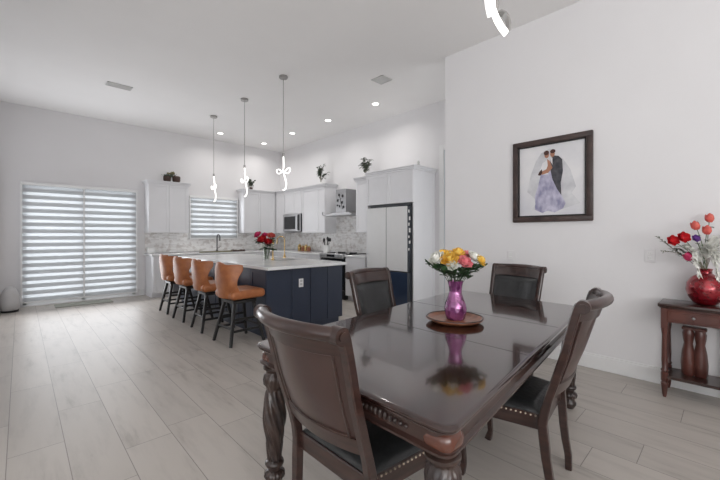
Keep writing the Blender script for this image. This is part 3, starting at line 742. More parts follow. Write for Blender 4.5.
# chandelier above the dining table (only its tip is in the picture)
t = thing('chandelier', 'glowing white looped ribbon chandelier hanging above the dining table', 'chandelier', tuple(at(497, 0, 2.5).xy)+(CH-.001,))
bm = bmesh.new(); lathe(bm, [(.09, -.03), (.09, 0)], seg=28); obj('canopy', bm, 'nickel', t)
for sx in (-.03, .03):
    bm = bmesh.new(); tube(bm, [(sx, sx, -.02), (sx, sx, -.50)], .004, 6); obj('cable', bm, 'nickel', t)
R = RT.copy()
def ribbon(pts2, dep, name, wid, mm, thk=.004):
    """ribbon that follows pts2 (lateral, z) with its width along the heading"""
    bm = bmesh.new(); pts = [R*u+FW*dd+UP*z for (u, z), dd in zip(pts2, dep)]
    sweep(bm, pts, wid, thk, axis=FW); return obj(name, bm, mm, t)
zt = CH-.001
def zc(py): return 1.32+(235-py)*2.5/FPX-zt
def uc(px): return (px-497)*2.5/FPX
A = [(488, -62), (487, -40), (487.5, -18), (489, 2), (491.5, 13)]
ribbon([(uc(a), zc(b)) for a, b in A], [0, .01, .02, .02, .02], 'glowing_ribbon', .06, 'led', .022)
B = [(492, -40), (491.5, -10), (493, 10), (497, 20), (501, 27), (506.5, 34)]
ribbon([(uc(a), zc(b)) for a, b in B], [0]*6, 'glowing_ribbon', .05, 'led', .026)
C_ = [(496, 14.5), (500, 12.8), (504, 14), (507.5, 19), (508.8, 25), (507.5, 33)]
ribbon([(uc(a), zc(b)) for a, b in C_], [0]*6, 'metal_ribbon', .06, 'nickel', .012)
D_ = [(488, -62), (495, -72), (503, -66), (505, -50), (501, -38), (492, -40)]
ribbon([(uc(a), zc(b)) for a, b in D_], [0]*6, 'glowing_ribbon', .05, 'led', .02)
E_ = [(497, -60), (498.5, -30), (499, 5), (498.5, 8)]
ribbon([(uc(a), zc(b)) for a, b in E_], [.03]*4, 'metal_ribbon', .02, 'nickel', .012)
bm = bmesh.new(); bxf(bm, (-.05, -.05, -.52), (.05, .05, -.49), .008); obj('hub', bm, 'nickel', t)

# ------------------------------------------------------------------ dining table
TZ = .77
# corners of the top (near-left, near-right, far-right, far-left)
TQ = [Vector((.864, 1.695)), Vector((.862, .536)), Vector((3.125, .778)), Vector((3.19, 1.905))]
tc = sum(TQ, Vector((0, 0)))/4
t = thing('dining_table', 'long dark mahogany dining table with carved turned legs and glossy top', 'dining table', (tc.x, tc.y, 0))
Q = [q-tc for q in TQ]
def rounded(quad, inset, r, seg=6):
    """inset quad with rounded corners, CCW order kept from quad"""
    n = 4; pts = []
    lines = []
    for i in range(n):
        a, b = quad[i], quad[(i+1) % n]; d = (b-a).normalized(); nn = Vector((-d.y, d.x))
        if nn.dot(-a) < 0: nn = -nn
        lines.append((a+nn*inset, d))
    def inter(l1, l2):
        p, d = l1; q, e = l2; k = ((q-p).x*e.y-(q-p).y*e.x)/(d.x*e.y-d.y*e.x); return p+d*k
    C = [inter(lines[i-1], lines[i]) for i in range(n)]
    for i in range(n):
        c = C[i]; d0 = (C[i-1]-c).normalized(); d1 = (C[(i+1) % n]-c).normalized()
        for k in range(seg+1):
            s = k/seg; p = (c+d0*r)*(1-s)**2+c*2*s*(1-s)+(c+d1*r)*s**2
            pts.append((p.x, p.y))
    return pts
def ringsolid(bm, levels):
    R = [[bm.verts.new((x, y, z)) for x, y in pts] for pts, z in levels]; n = len(R[0])
    for A, B in zip(R, R[1:]):
        for k in range(n): bm.faces.new((A[k], A[(k+1) % n], B[(k+1) % n], B[k]))
    bm.faces.new(R[0]); bm.faces.new(R[-1])
bm = bmesh.new()
ringsolid(bm, [(rounded(Q, i, .062), z) for i, z in ((.03, .742), (.012, .7425), (.006, .746), (.005, .751), (.009, .753), (.0, .757), (0, .763), (.005, .768), (.012, TZ), (.020, TZ))])
obj('tabletop', bm, 'woodtop', t, smooth=28)
for s in (.36, .64):   # leaf joints
    bm = bmesh.new()
    a = Q[0].lerp(Q[3], s); b = Q[1].lerp(Q[2], s); d = (b-a).normalized(); a = a+d*.02; b = b-d*.02
    sweep(bm, [(a.x, a.y, TZ), (b.x, b.y, TZ)], .0025, .0012, axis=(1, 0, 0)); obj('leaf_joint', bm, 'liner', t)
bm = bmesh.new()
ringsolid(bm, [(rounded(Q, i, .055), z) for i, z in ((.045, .672), (.022, .670), (.012, .674), (.012, .682), (.020, .686), (.026, .690), (.026, .735), (.020, .739), (.018, .7415))])
obj('apron', bm, 'wood', t, smooth=28)
# carved ornament on the apron, near end and long side
for (a, b, s) in ((Q[0], Q[1], .25), (Q[0], Q[1], .75), (Q[1], Q[2], .5), (Q[2], Q[3], .5), (Q[3], Q[0], .5)):
    bm = bmesh.new(); d = (b-a).normalized(); nn = Vector((d.y, -d.x));
    if nn.dot(a+b) < 0: nn = -nn
    c = a.lerp(b, s)-nn*.023
    for k in range(-5, 6):
        h = .016-.0018*abs(k); p = c+d*(k*.022)
        ball(bm, (p.x, p.y, .713), 1, (.009 if abs(d.x) > .5 else .008, .009, h), 8, 6)
    obj('carved_ornament', bm, 'carved', t)
def table_leg(c, first):
    bm = bmesh.new(); s = .050
    bxf(bm, (c.x-s-.005, c.y-s-.005, .660), (c.x+s+.005, c.y+s+.005, .7405), .034, seg=4); o1 = obj('corner_block', bm, 'burl', t)
    bm = bmesh.new()
    prof = [(.046, .660), (.056, .652), (.056, .642), (.044, .634), (.042, .622), (.052, .61), (.056, .59), (.054, .565), (.042, .55), (.040, .535)]
    bulb = []
    for k in range(31):
        z = .535-.012*k; u = k/30; r = .038+.018*sin(pi*min(1, u/.75))**1.0*(1-.25*u) if u < .75 else .040-.006*((u-.75)/.25)
        bulb.append((max(.031, r), z))
    prof += bulb
    prof += [(.045, .168), (.048, .158), (.044, .148), (.034, .142), (.032, .125), (.048, .115), (.052, .10), (.048, .085), (.034, .078), (.036, .06), (.046, .045), (.046, .03), (.038, .015), (.030, .001)]
    def carve(a, z):
        if .17 < z < .53: return .11*sin(8*a+z*48)
        if .54 < z < .62 or .06 < z < .12: return .04*sin(14*a)
        return 0
    lathe(bm, prof[::-1], c=(c.x, c.y, 0), seg=80, fn=carve); o = obj('leg', bm, 'carved', t, smooth=50)
for i, q in enumerate(Q):
    c = Vector((q.x-(.085 if q.x > 0 else -.078), q.y-(.078 if q.y > 0 else -.078))); table_leg(c, i == 0)

# ------------------------------------------------------------------ dining chairs (local +x faces the table, origin below the seat)
prof_pts = [(0.0, .13), (.2, .168), (.42, .185), (.5, .172), (.6, .142), (.75, .096), (.9, .062), (.98, .042), (1.01, .031)]
def px_(z):
    for (z0, x0), (z1, x1) in zip(prof_pts, prof_pts[1:]):
        if z <= z1: return x0+(x1-x0)*(z-z0)/(z1-z0)
    return prof_pts[-1][1]
XO = -.40
def hw(z):   # half width of stile centreline
    if z < .45: return .195+.04*z/.45
    return .228+.020*(z-.45)/.56
def make_chair():
    t = thing('dining_chair', 'x', 'chair', group='dining chairs around the table')
    zs = [.001, .08, .16, .25, .34, .42, .48, .54, .6, .68, .76, .84, .92, .98, 1.005]
    for s in (-1, 1):
        bm = bmesh.new()
        sweep(bm, [(XO+px_(z)+(-.0 if z > .01 else .012), s*hw(z), z) for z in zs], [.030+.006*min(1, z*2) for z in zs], [.036 if z > .5 else .044-.012*abs(z-.35)/.35 for z in zs], axis=(0, 1, 0))
        # scroll at the top end
        c = Vector((XO+.017, s*.250, 1.000)); tube(bm, [c-Vector((0, s*.028, 0)), c+Vector((0, s*.016, 0))], .030, 20)
        tube(bm, [c+Vector((0, s*.016, 0)), c+Vector((0, s*.022, 0))], .016, 16)
        obj('stile', bm, 'wood', t)
    def surf(off, z0, z1, w, bow=True):
        def f(u, v):
            z = z0+(z1-z0)*v; a = (u-.5)*2; W = (hw(z)+.0)*w
            b = (.035+.035*(z-.5)/.5)*(1-a*a)
            return Vector((XO+px_(z)-b+off, a*W, z))
        return f
    bm = bmesh.new()   # crest rail, rolled backwards
    pts = []
    for k in range(21):
        a = k/10-1; pts.append((XO+.013-.066*(1-a*a), a*.235, 1.002+.006*(1-a*a)))
    tube(bm, pts, .025, 14)
    grid(bm, surf(-.012, .925, 1.0, .97), 20, 3, surf(.016, .925, 1.0, .97)); obj('crest_rail', bm, 'wood', t)
    bm = bmesh.new(); grid(bm, surf(-.012, .555, .615, .97), 16, 2, surf(.014, .555, .615, .97)); obj('lower_rail', bm, 'wood', t)
    bm = bmesh.new(); grid(bm, surf(-.004, .612, .93, .95), 18, 10, surf(.006, .612, .93, .95)); obj('back_panel', bm, 'woodpanel', t)
    bm = bmesh.new()   # moulding lines on the back of the panel
    for a in (.08, .92): tube(bm, [surf(-.006, .612, .93, .95)(a, v/8) for v in range(9)], .005, 6)
    tube(bm, [surf(-.006, .618, .93, .95)(.08+.84*k/12, 0) for k in range(13)], .005, 6); tube(bm, [surf(-.006, .612, .925, .95)(.08+.84*k/12, 1) for k in range(13)], .005, 6)
    obj('panel_molding', bm, 'wood', t)
    def cush(u, v):
        e = min(1, 7*min(u, 1-u))*min(1, 7*min(v, 1-v)); return surf(.006+.030*e**.5, .622, .92, .89)(u, v)
    bm = bmesh.new(); grid(bm, cush, 20, 14, surf(.005, .622, .92, .89)); b = obj('back_cushion', bm, 'blackleather', t, smooth=60); b['label'] = 'black leather back cushion'
    # seat: trapezoid
    xb, xf = XO+.185, XO+.64; wb, wf = .215, .262
    fr = [(xb, -wb), (xf-.03, -wf), (xf, -wf+.04), (xf+.008, 0), (xf, wf-.04), (xf-.03, wf), (xb, wb)]
    bm = bmesh.new(); prism(bm, fr, .375, .45, cz=.004); obj('seat_rail', bm, 'wood', t)
    n = 26
    def seat(u, v):
        x = xb+.01+(xf-.004-xb)*u; W = (wb+(wf-wb)*u)*.985; a = (v-.5)*2
        e = min(1, 9*min(u, 1-u))*min(1, 9*min(v, 1-v)); c = 1-.5*(a*a)-.5*((u-.5)*2)**2
        return Vector((x, a*W, .452+.022*e**.5+.022*max(0, c)))
    bm = bmesh.new(); grid(bm, seat, 20, 20, lambda u, v: Vector((seat(u, v).x, seat(u, v).y, .447))); s_ = obj('seat_cushion', bm, 'blackleather', t, smooth=60); s_['label'] = 'black leather seat cushion'
    bm = bmesh.new()
    for s in (-1, 1):
        for k in range(19):
            u = (k+.5)/19; ball(bm, (xb+(xf-.03-xb)*u, s*(wb+(wf-wb)*u+.001), .441), .0055, u=6, v=4)
        obj('nailhead_trim', bm, 'brass', s_); bm = bmesh.new()
    for k in range(18):
        u = (k+.5)/18; ball(bm, (xf+.005-.006*abs(u-.5)*2, -wf+.04+(2*wf-.08)*u, .441), .0055, u=6, v=4)
    obj('nailhead_trim', bm, 'brass', s_)
    for s in (-1, 1):
        bm = bmesh.new(); sweep(bm, [(xf-.04, s*(wf-.045), .39), (xf-.03, s*(wf-.043), .30), (xf-.045, s*(wf-.047), .17), (xf-.055, s*(wf-.05), .06), (xf-.04, s*(wf-.048), .001)], [.052, .050, .036, .028, .038], [.052, .050, .036, .028, .040], axis=(0, 1, 0)); obj('front_leg', bm, 'wood', t)
    return t
ch = make_chair()
# (crest centre, facing angle in degrees)
cl = ['dark wood dining chair seen from behind, at the near end of the table', 'dark wood dining chair with black leather back on the kitchen side of the table',
      'dark wood dining chair at the far end of the table by the picture wall', 'dark wood dining chair in side view, on the right side of the table']
for i, (x, y, rz) in enumerate(((.712, 1.105, 0), (2.13, 2.14, -83), (3.52, 1.43, 171), (2.055, .467, 97))):
    o = ch if i == 0 else copy_tree(ch)
    a = radians(rz); o.location = (x-cos(a)*XO, y-sin(a)*XO, 0); o.rotation_euler = (0, 0, a); o['label'] = cl[i]

# ------------------------------------------------------------------ centrepiece
vx, vy = 2.005, 1.215
t = thing('serving_tray', 'round brown wooden tray in the middle of the dining table', 'tray', (vx-.01, vy, TZ+.001))
bm = bmesh.new(); lathe(bm, [(.001, .008), (.10, .008), (.105, 0), (.125, 0), (.145, .006), (.172, .020), (.178, .027), (.174, .031), (.166, .028), (.150, .017), (.135, .013), (.001, .013)], seg=56, fn=lambda a, z: .012*cos(8*a) if z > .015 else 0, cap=False); obj('dish', bm, 'tray', t)
bm = bmesh.new(); tube(bm, [(.172*cos(2*pi*k/48)*(1+.012*cos(8*2*pi*k/48)), .172*sin(2*pi*k/48)*(1+.012*cos(8*2*pi*k/48)), .0295) for k in range(48)], .005, 8, closed=True); obj('rim', bm, 'wood', t)
vz = TZ+.015
bm = bmesh.new()
lathe(bm, [(.001, 0), (.052, 0), (.058, .006), (.066, .035), (.070, .065), (.064, .10), (.050, .135), (.040, .165), (.039, .185), (.044, .22), (.050, .245), (.047, .245), (.041, .22), (.036, .185), (.037, .165), (.030, .155), (.001, .15)], seg=40, fn=lambda a, z: .02*cos(10*a), cap=False)
tag(obj('flower_vase', bm, 'magentaglass', loc=(vx, vy, vz)), 'magenta glass vase with a narrow waist on the wooden tray', 'vase')

def petal(bm, M4, w, h, cup, curl, nu=5, nv=5):
    def f(u, v):
        a = (u-.5)*2; ww = w*math.sqrt(max(0, sin(pi*min(1, (v*.85+.12)))))
        return M4 @ Vector((a*ww, cup*(1-a*a)*-1*sin(pi*v*.8)+curl*v*v, h*v))
    grid(bm, f, nu, nv)
def bloom_rose(r, seed, rings=4):
    rnd = random.Random(seed); bm = bmesh.new()
    ball(bm, (0, 0, r*.25), r*.42, (1, 1, 1.1), 10, 8)
    for k in range(rings):
        n = 3+k*1+1; tilt = .10+k*.24; rad = r*(.10+.11*k)
        for j in range(n):
            a = 2*pi*j/n+k*.7+rnd.uniform(-.15, .15)
            M4 = Matrix.Rotation(a, 4, 'Z') @ Matrix.Translation((0, rad, -r*.35+.05*r*(rings-k))) @ Matrix.Rotation(-tilt+rnd.uniform(-.06, .06), 4, 'X')
            petal(bm, M4, r*(.50+.07*k), r*(1.30-.05*k), -r*.22, r*.10*k*.7)
    return bm
def leaf_geo(bm, base, d, L, W, up=Vector((0, 0, 1)), droop=.2):
    d = d.normalized(); s = d.cross(up)
    if s.length < .01: s = Vector((1, 0, 0))
    s.normalize(); n = s.cross(d)
    def f(u, v):
        a = (u-.5)*2; ww = W*sin(pi*min(.97, max(.03, v**.8)))
        return base+d*(L*v)+s*(a*ww)+n*(.25*W*a*a)-Vector((0, 0, droop*L*v*v))
    grid(bm, f, 4, 7)
def flower(name, label, cat, head, foot, r, m, seed, group=None, look=None, leaves=1, kind='rose', stemm='stem', lm='leaf', lsize=.055, sr=.0025):
    head = Vector(head); foot = Vector(foot)
    t = thing(name, label, cat, tuple(foot), 0, group)
    h = head-foot; ctrl = Vector((h.x*.25, h.y*.25, h.z*.6))
    P = [ctrl*2*s*(1-s)+h*s*s for s in [k/8 for k in range(9)]]
    d = (P[-1]-P[-2]).normalized()
    bm = bmesh.new(); tube(bm, P, sr, 6); so = obj('stem', bm, stemm, t)
    if look is not None: d = (d+Vector(look)*1.0).normalized()
    q = Vector((0, 0, 1)).rotation_difference(d)
    if kind == 'rose': bm = bloom_rose(r, seed)
    elif kind == 'open':
        bm = bmesh.new(); ball(bm, (0, 0, 0), r*.22)
        for k in range(2):
            for j in range(6):
                M4 = Matrix.Rotation(2*pi*j/6+k*.5, 4, 'Z') @ Matrix.Rotation(-1.05+.45*k, 4, 'X'); petal(bm, M4, r*.42, r*1.0, -r*.15, 0)
    elif kind == 'bud':
        bm = bmesh.new(); lathe(bm, [(r*.25, -r*.9), (r*.72, -r*.5), (r*.85, 0), (r*.62, r*.7), (r*.25, r*1.15), (r*.05, r*1.3)], seg=18, fn=lambda a, z: .07*cos(3*a))
        for j in range(3):
            M4 = Matrix.Rotation(2*pi*j/3, 4, 'Z') @ Matrix.Translation((0, r*.35, -r*.9)) @ Matrix.Rotation(-.28, 4, 'X'); petal(bm, M4, r*.6, r*1.9, -r*.3, -r*.25)
    for v in bm.verts: v.co = q @ v.co + h
    o = obj('bloom', bm, m, t, smooth=70)
    rnd = random.Random(seed+100)
    for k in range(leaves):
        s = rnd.uniform(.66, .82); p = ctrl*2*s*(1-s)+h*s*s; a = rnd.uniform(0, 2*pi)
        out = Vector((h.x, h.y, 0)).normalized() if h.xy.length > .01 else Vector((1, 0, 0))
        dd = (out+Vector((cos(a), sin(a), .15))*.8)
        bm = bmesh.new(); leaf_geo(bm, p, dd, lsize, lsize*.33); obj('leaf', bm, lm, t, smooth=70)
    return t
D0 = 2.27
mouth = (vx, vy, vz+.16)
ro = [(437, 259, 2.25, .040, 'white', 'white rose at the left edge of the table bouquet', 2), (449.5, 260, 2.20, .040, 'yellow', 'large yellow rose facing front in the table bouquet', 2),
      (443.5, 255.5, 2.29, .036, 'yellow', 'yellow rose tucked behind the white rose on the left of the bouquet', 1), (458, 254, 2.27, .036, 'yellow', 'yellow rose at the top centre of the table bouquet', 2),
      (464.5, 262.5, 2.19, .036, 'pink', 'pink rose at the front right of the table bouquet', 2), (466, 255, 2.30, .028, 'pink', 'small pink rose at the top right of the bouquet', 1),
      (473, 257.5, 2.24, .033, 'white', 'white rose right of the pink rose in the table bouquet', 2), (479.5, 261, 2.24, .032, 'yellow', 'yellow rose at the right edge of the table bouquet', 2),
      (452, 266, 2.17, .026, 'white', 'small cream rose low at the front of the table bouquet', 2), (456, 258, 2.42, .034, 'yellow', 'yellow rose at the back of the table bouquet', 1)]
for i, (px, py, d, r, m, lb, nl) in enumerate(ro):
    hd = at(px, py, d); k = (i*2.4) % (2*pi); ft = (mouth[0]+.015*cos(k), mouth[1]+.015*sin(k), mouth[2]-.002)
    out = Vector((hd.x-vx, hd.y-vy, 0)); flower('rose', lb, 'flower', hd, ft, r, m, i, 'roses in the magenta vase', look=out*3-FW*.35+UP*.35, leaves=nl+1, lsize=.062)
# greenery spray in the bouquet
t = thing('foliage_sprig', 'dark green leafy sprig spilling from the magenta vase', 'foliage', mouth)
bm = bmesh.new()
for px, py, d in ((429, 266, 2.25), (436, 270, 2.2), (444, 273, 2.16), (468, 279, 2.2), (476, 271, 2.25), (452, 275, 2.15), (462, 274, 2.16), (482, 268, 2.3), (440, 268, 2.35), (472, 268, 2.38)):
    p = at(px, py, d)-Vector(mouth); tube(bm, [(0, 0, .0), p*.5+Vector((0, 0, .05)), p], .0018, 5)
    for j in range(7):
        s = .40+.10*j; q = p*s+Vector((0, 0, .05*4*s*(1-s)))
        leaf_geo(bm, q, (p.normalized()+Vector((random.uniform(-.6, .6), random.uniform(-.6, .6), random.uniform(-.3, .3)))), .062, .021)
obj('leaves', bm, 'leaf', t, smooth=70)

# ------------------------------------------------------------------ picture and wall plates
t = thing('framed_picture', 'dark framed wedding portrait hanging on the white wall', 'picture', (XP-.001, 1.333, 1.46), 0)
W2, H2 = .395, .90
bm = bmesh.new(); f_ = .060
for lo, hi in (((-.035, -W2, 0), (0, W2, f_)), ((-.035, -W2, H2-f_), (0, W2, H2)), ((-.034, -W2, .002), (0, -W2+f_, H2-.002)), ((-.034, W2-f_, .002), (0, W2, H2-.002))): bxf(bm, lo, hi, .012, seg=2)
obj('frame', bm, 'frame', t)
bm = bmesh.new(); g = f_-.003
for lo, hi in (((-.024, -W2+g, g), (-.002, W2-g, g+.016)), ((-.024, -W2+g, H2-g-.016), (-.002, W2-g, H2-g)), ((-.024, -W2+g, g), (-.002, -W2+g+.016, H2-g)), ((-.024, W2-g-.016, g), (-.002, W2-g, H2-g))): bxf(bm, lo, hi)
obj('inner_liner', bm, 'liner', t)
M['canvas'] = mat('portrait_canvas', (0.80, 0.79, 0.80), 0.5, col2=(0.66, 0.66, 0.70), scale=2.6)
M['gown'] = mat('painted_gown', (0.60, 0.58, 0.70), 0.6, col2=(0.27, 0.26, 0.40), scale=16, stretch=(1, 1, .6), detail=6)
M['veil'] = mat('painted_veil', (0.54, 0.54, 0.57), 0.6, col2=(0.72, 0.72, 0.74), scale=7)
M['suit'] = mat('painted_suit', (0.035, 0.035, 0.045), 0.6, col2=(0.09, 0.09, 0.10), scale=20)
M['skin'] = mat('painted_skin', (0.46, 0.22, 0.14), 0.6, var=.1)
M['hair'] = mat('painted_hair', (0.07, 0.025, 0.018), 0.6)
# the couple is printed on the canvas: flat colour shapes in one mesh; picture coords from the photo crop (u right, v up)
bm = bmesh.new(); layers = []
def shape(pts, mi, lay):
    # pts in picture units: x 0..1 left->right as seen, y 0..1 bottom->top of the canvas opening
    vs = []
    for x, y in pts: vs.append(bm.verts.new((-.006-.0006*lay, (W2-f_)-(2*(W2-f_))*x, f_+(H2-2*f_)*y)))
    f = bm.faces.new(vs); f.material_index = mi
shape([(-.02, -.02), (1.02, -.02), (1.02, 1.02), (-.02, 1.02)], 0, 0)
def ell(cx, cy, rx, ry, mi, lay, n=18): shape([(cx+rx*cos(2*pi*k/n), cy+ry*sin(2*pi*k/n)) for k in range(n)], mi, lay)
shape([(.36, .88), (.48, .93), (.60, .88), (.78, .62), (.86, .38), (.80, .30), (.92, .16), (.55, .06), (.22, .10), (.30, .22), (.14, .36), (.20, .60), (.28, .78)], 2, 1)
shape([(.50, .78), (.54, .83), (.62, .81), (.67, .76), (.68, .60), (.65, .45), (.66, .22), (.60, .20), (.55, .35), (.50, .55)], 3, 2)
shape([(.36, .60), (.42, .66), (.50, .63), (.53, .50), (.60, .36), (.67, .26), (.72, .17), (.68, .10), (.56, .05), (.46, .08), (.38, .05), (.26, .10), (.27, .18), (.26, .28), (.31, .42)], 1, 3)
shape([(.34, .63), (.38, .74), (.46, .78), (.49, .66), (.46, .58), (.37, .58)], 0, 4)
shape([(.45, .79), (.49, .76), (.53, .66), (.47, .60), (.37, .58), (.35, .62), (.44, .65), (.46, .70)], 4, 5)
shape([(.33, .62), (.37, .66), (.38, .61), (.35, .57), (.31, .58)], 5, 6)
ell(.445, .845, .035, .042, 4, 6); ell(.44, .875, .040, .032, 5, 7); ell(.53, .85, .034, .043, 4, 6); ell(.535, .885, .040, .028, 5, 7)
shape([(.50, .79), (.53, .80), (.53, .70), (.51, .74)], 0, 7)
obj('print', bm, None, t, smooth=None, mats=['canvas', 'gown', 'veil', 'suit', 'skin', 'hair'], fixn=False)

for (y, z, lb) in ((.505, 1.135, 'white wall outlet beside the red flower vase'), (1.759, 1.08, 'white wall outlet behind the far dining chair')):
    t = thing('wall_outlet', lb, 'outlet', (XP-.0005, y, z))
    bm = bmesh.new(); bxf(bm, (-.007, -.038, -.06), (0, .038, .06), .003); obj('cover_plate', bm, 'wall', t)
    bm = bmesh.new()
    for dz in (-.022, .022):
        bxf(bm, (-.010, -.017, dz-.015), (-.006, .017, dz+.015), .002)
    so = obj('socket', bm, 'trim', t)
    bm = bmesh.new()
    for dz in (-.022, .022):
        for dy in (-.007, .007): bxf(bm, (-.0108, dy-.0015, dz-.005), (-.0098, dy+.0015, dz+.007))
    obj('slots', bm, 'vent', so)

# ------------------------------------------------------------------ side table with red vase
t = thing('side_table', 'small reddish-brown side table with one drawer against the picture wall', 'side table', (3.925, .20, 0))
hx, hy, hz = .145, .195, .765
bm = bmesh.new(); bxf(bm, (-hx-.02, -hy-.02, hz-.028), (hx+.012, hy+.02, hz), .006, seg=2); bxf(bm, (-hx-.01, -hy-.01, hz-.036), (hx+.01, hy+.01, hz-.027), .003); obj('tabletop', bm, 'wood', t)
bm = bmesh.new(); bxf(bm, (-hx+.005, -hy+.005, hz-.15), (hx-.005, hy-.005, hz-.036), .003); obj('apron', bm, 'redwood', t)
bm = bmesh.new(); bxf(bm, (-hx-.008, -hy+.04, hz-.135), (-hx+.004, hy-.04, hz-.05), .004); bxf(bm, (-hx-.011, -hy+.055, hz-.12), (-hx-.006, hy-.055, hz-.065), .003); d = obj('drawer', bm, 'redwood', t)
bm = bmesh.new(); ball(bm, (-hx-.026, 0, hz-.092), .011); tube(bm, [(-hx-.01, 0, hz-.092), (-hx-.022, 0, hz-.092)], .005, 8); obj('knob', bm, 'steel', d)
for sx in (-1, 1):
    for sy in (-1, 1):
        bm = bmesh.new(); cx_, cy_ = sx*(hx-.02), sy*(hy-.02)
        bxf(bm, (cx_-.022, cy_-.022, .56), (cx_+.022, cy_+.022, hz-.036), .003)
        lathe(bm, [(.010, .001), (.016, .03), (.022, .09), (.026, .115), (.018, .125), (.024, .135), (.024, .20), (.018, .205), (.026, .22), (.018, .235), (.021, .30), (.017, .50), (.022, .545), (.022, .562)], c=(cx_, cy_, 0), seg=16); obj('leg', bm, 'redwood', t)
bm = bmesh.new(); bxf(bm, (-hx+.005, -hy+.005, .155), (hx-.005, hy-.005, .178), .004); obj('lower_shelf', bm, 'wood', t)
# wooden ornament under it: two twin bulging pillars joined at the top
t = thing('wooden_ornament', 'tall twin-bodied carved wooden ornament on the lower shelf of the side table', 'ornament', (3.94, .205, .179))
for s in (-1, 1):
    bm = bmesh.new(); lathe(bm, [(.034, .001), (.044, .02), (.047, .10), (.040, .19), (.028, .26), (.034, .30), (.038, .34), (.030, .37)], c=(.0, s*.036, 0), seg=24); obj('body', bm, 'redwood', t)
bm = bmesh.new(); bxf(bm, (-.035, -.075, .37), (.035, .075, .395), .006); obj('cap', bm, 'redwood', t)
# red vase
rx, ry, rz_ = 3.95, .140, hz+.001
bm = bmesh.new(); lathe(bm, [(.001, 0), (.055, 0), (.075, .012), (.108, .06), (.122, .115), (.116, .17), (.088, .215), (.055, .238), (.040, .25), (.038, .268), (.046, .285), (.042, .285), (.034, .268), (.034, .25), (.001, .24)], seg=48, cap=False)
tag(obj('flower_vase', bm, 'redglass', loc=(rx, ry, rz_)), 'round shiny red vase on the small side table', 'vase')
rm = (rx, ry, rz_+.255)
DR = rx*FW.x+ry*FW.y
def rfl(*a, **k): return flower(*a, group=None, stemm='stem', **k)
fl = [(672, 241, .0, .050, 'red', 'open', 'bright red open flower at the left of the red vase bouquet'), (682.5, 238.0, -.03, .052, 'red', 'open', 'bright red open flower just right of its twin in the red vase bouquet'),
      (695.5, 226, .0, .034, 'coral', 'bud', 'coral tulip-shaped bud left of the tallest bud in the red vase'), (709.5, 218.5, .02, .034, 'coral', 'bud', 'tallest coral bud in the red vase'),
      (707, 230.5, -.03, .034, 'coral', 'bud', 'lower coral bud beneath the tallest bud in the red vase'), (695, 239, .0, .036, 'purple', 'open', 'purple flower in the middle of the red vase bouquet'),
      (688.5, 257, -.05, .034, 'magenta', 'bud', 'drooping magenta bud low at the left of the red vase'), (686, 247, .02, .032, 'white', 'open', 'small white flower below the red flowers')]
for i, (px, py, dd, r, m, kd, lb) in enumerate(fl):
    hd = at(px, py, DR+dd); ft = (rm[0]+.012*cos(i*2), rm[1]+.012*sin(i*2), rm[2])
    flower('flower', lb, 'flower', hd, ft, r, m, 40+i, None, look=(-FW*2.6+UP*.3) if kd == 'open' else UP*.6, leaves=1, kind=kd, lm='leafgrey', lsize=.05)
def plume(px, py, dd, lb, mid, wd=.018, name='dried_plume', m='feather', cat='foliage', n=26, gl=None):
    t = thing(name, lb, cat, rm, 0, gl)
    e = at(px, py, DR+dd)-Vector(rm); c = at(mid[0], mid[1], DR+dd*.5)-Vector(rm)
    bm = bmesh.new(); Pp = [c*2*s*(1-s)+e*s*s for s in [k/16 for k in range(17)]]; tube(bm, Pp, .0025, 5); obj('stem', bm, 'twig', t)
    bm = bmesh.new()
    for k in range(n):
        s = .35+.65*k/n; p = c*2*s*(1-s)+e*s*s; tn = (c*(1-2*s)+e*s).normalized()
        for sg in (-1, 1):
            dr = tn+Vector((random.uniform(-1, 1), random.uniform(-1, 1), random.uniform(-1, 1)))*.55
            leaf_geo(bm, p, dr, wd*2.8*(1.15-s*.5), wd*.50, droop=.3)
    obj('fronds', bm, m, t, smooth=70)
plume(708, 246, -.14, 'cream plume spreading over the front of the red vase mouth', (706, 252), .032, n=44)
plume(692, 250, -.06, 'short cream plume low at the left of the red vase mouth', (696, 256), .024, n=34)
plume(714, 239, -.05, 'broad cream dried plume standing above the red vase', (706, 250), .030, n=40)
plume(700, 277, -.12, 'long cream plume hanging down the left front of the red vase', (686, 228), .016, n=30)
plume(719, 292, -.10, 'long cream plume hanging down the right side of the red vase', (712, 215), .018, n=30)
plume(728, 236, 0, 'cream plume leaning right out of the red vase', (715, 240), .028, n=34)
plume(716, 258, -.08, 'short cream plume over the neck of the red vase', (712, 240), .026, n=34)
plume(702, 246, .03, 'cream plume in the middle of the red vase bouquet', (700, 250), .022, n=30)
plume(656, 236, .02, 'thin grey-green twig reaching farthest up left from the red vase', (685, 258), .013, 'leafy_twig', 'leafgrey', n=24)
plume(661, 251, .03, 'pale twig reaching level to the left of the red vase', (685, 250), .010, 'leafy_twig', 'leafpale', n=20)
plume(675, 248, .0, 'short grey-green twig below the red open flowers', (690, 252), .014, 'leafy_twig', 'leafgrey', n=24)

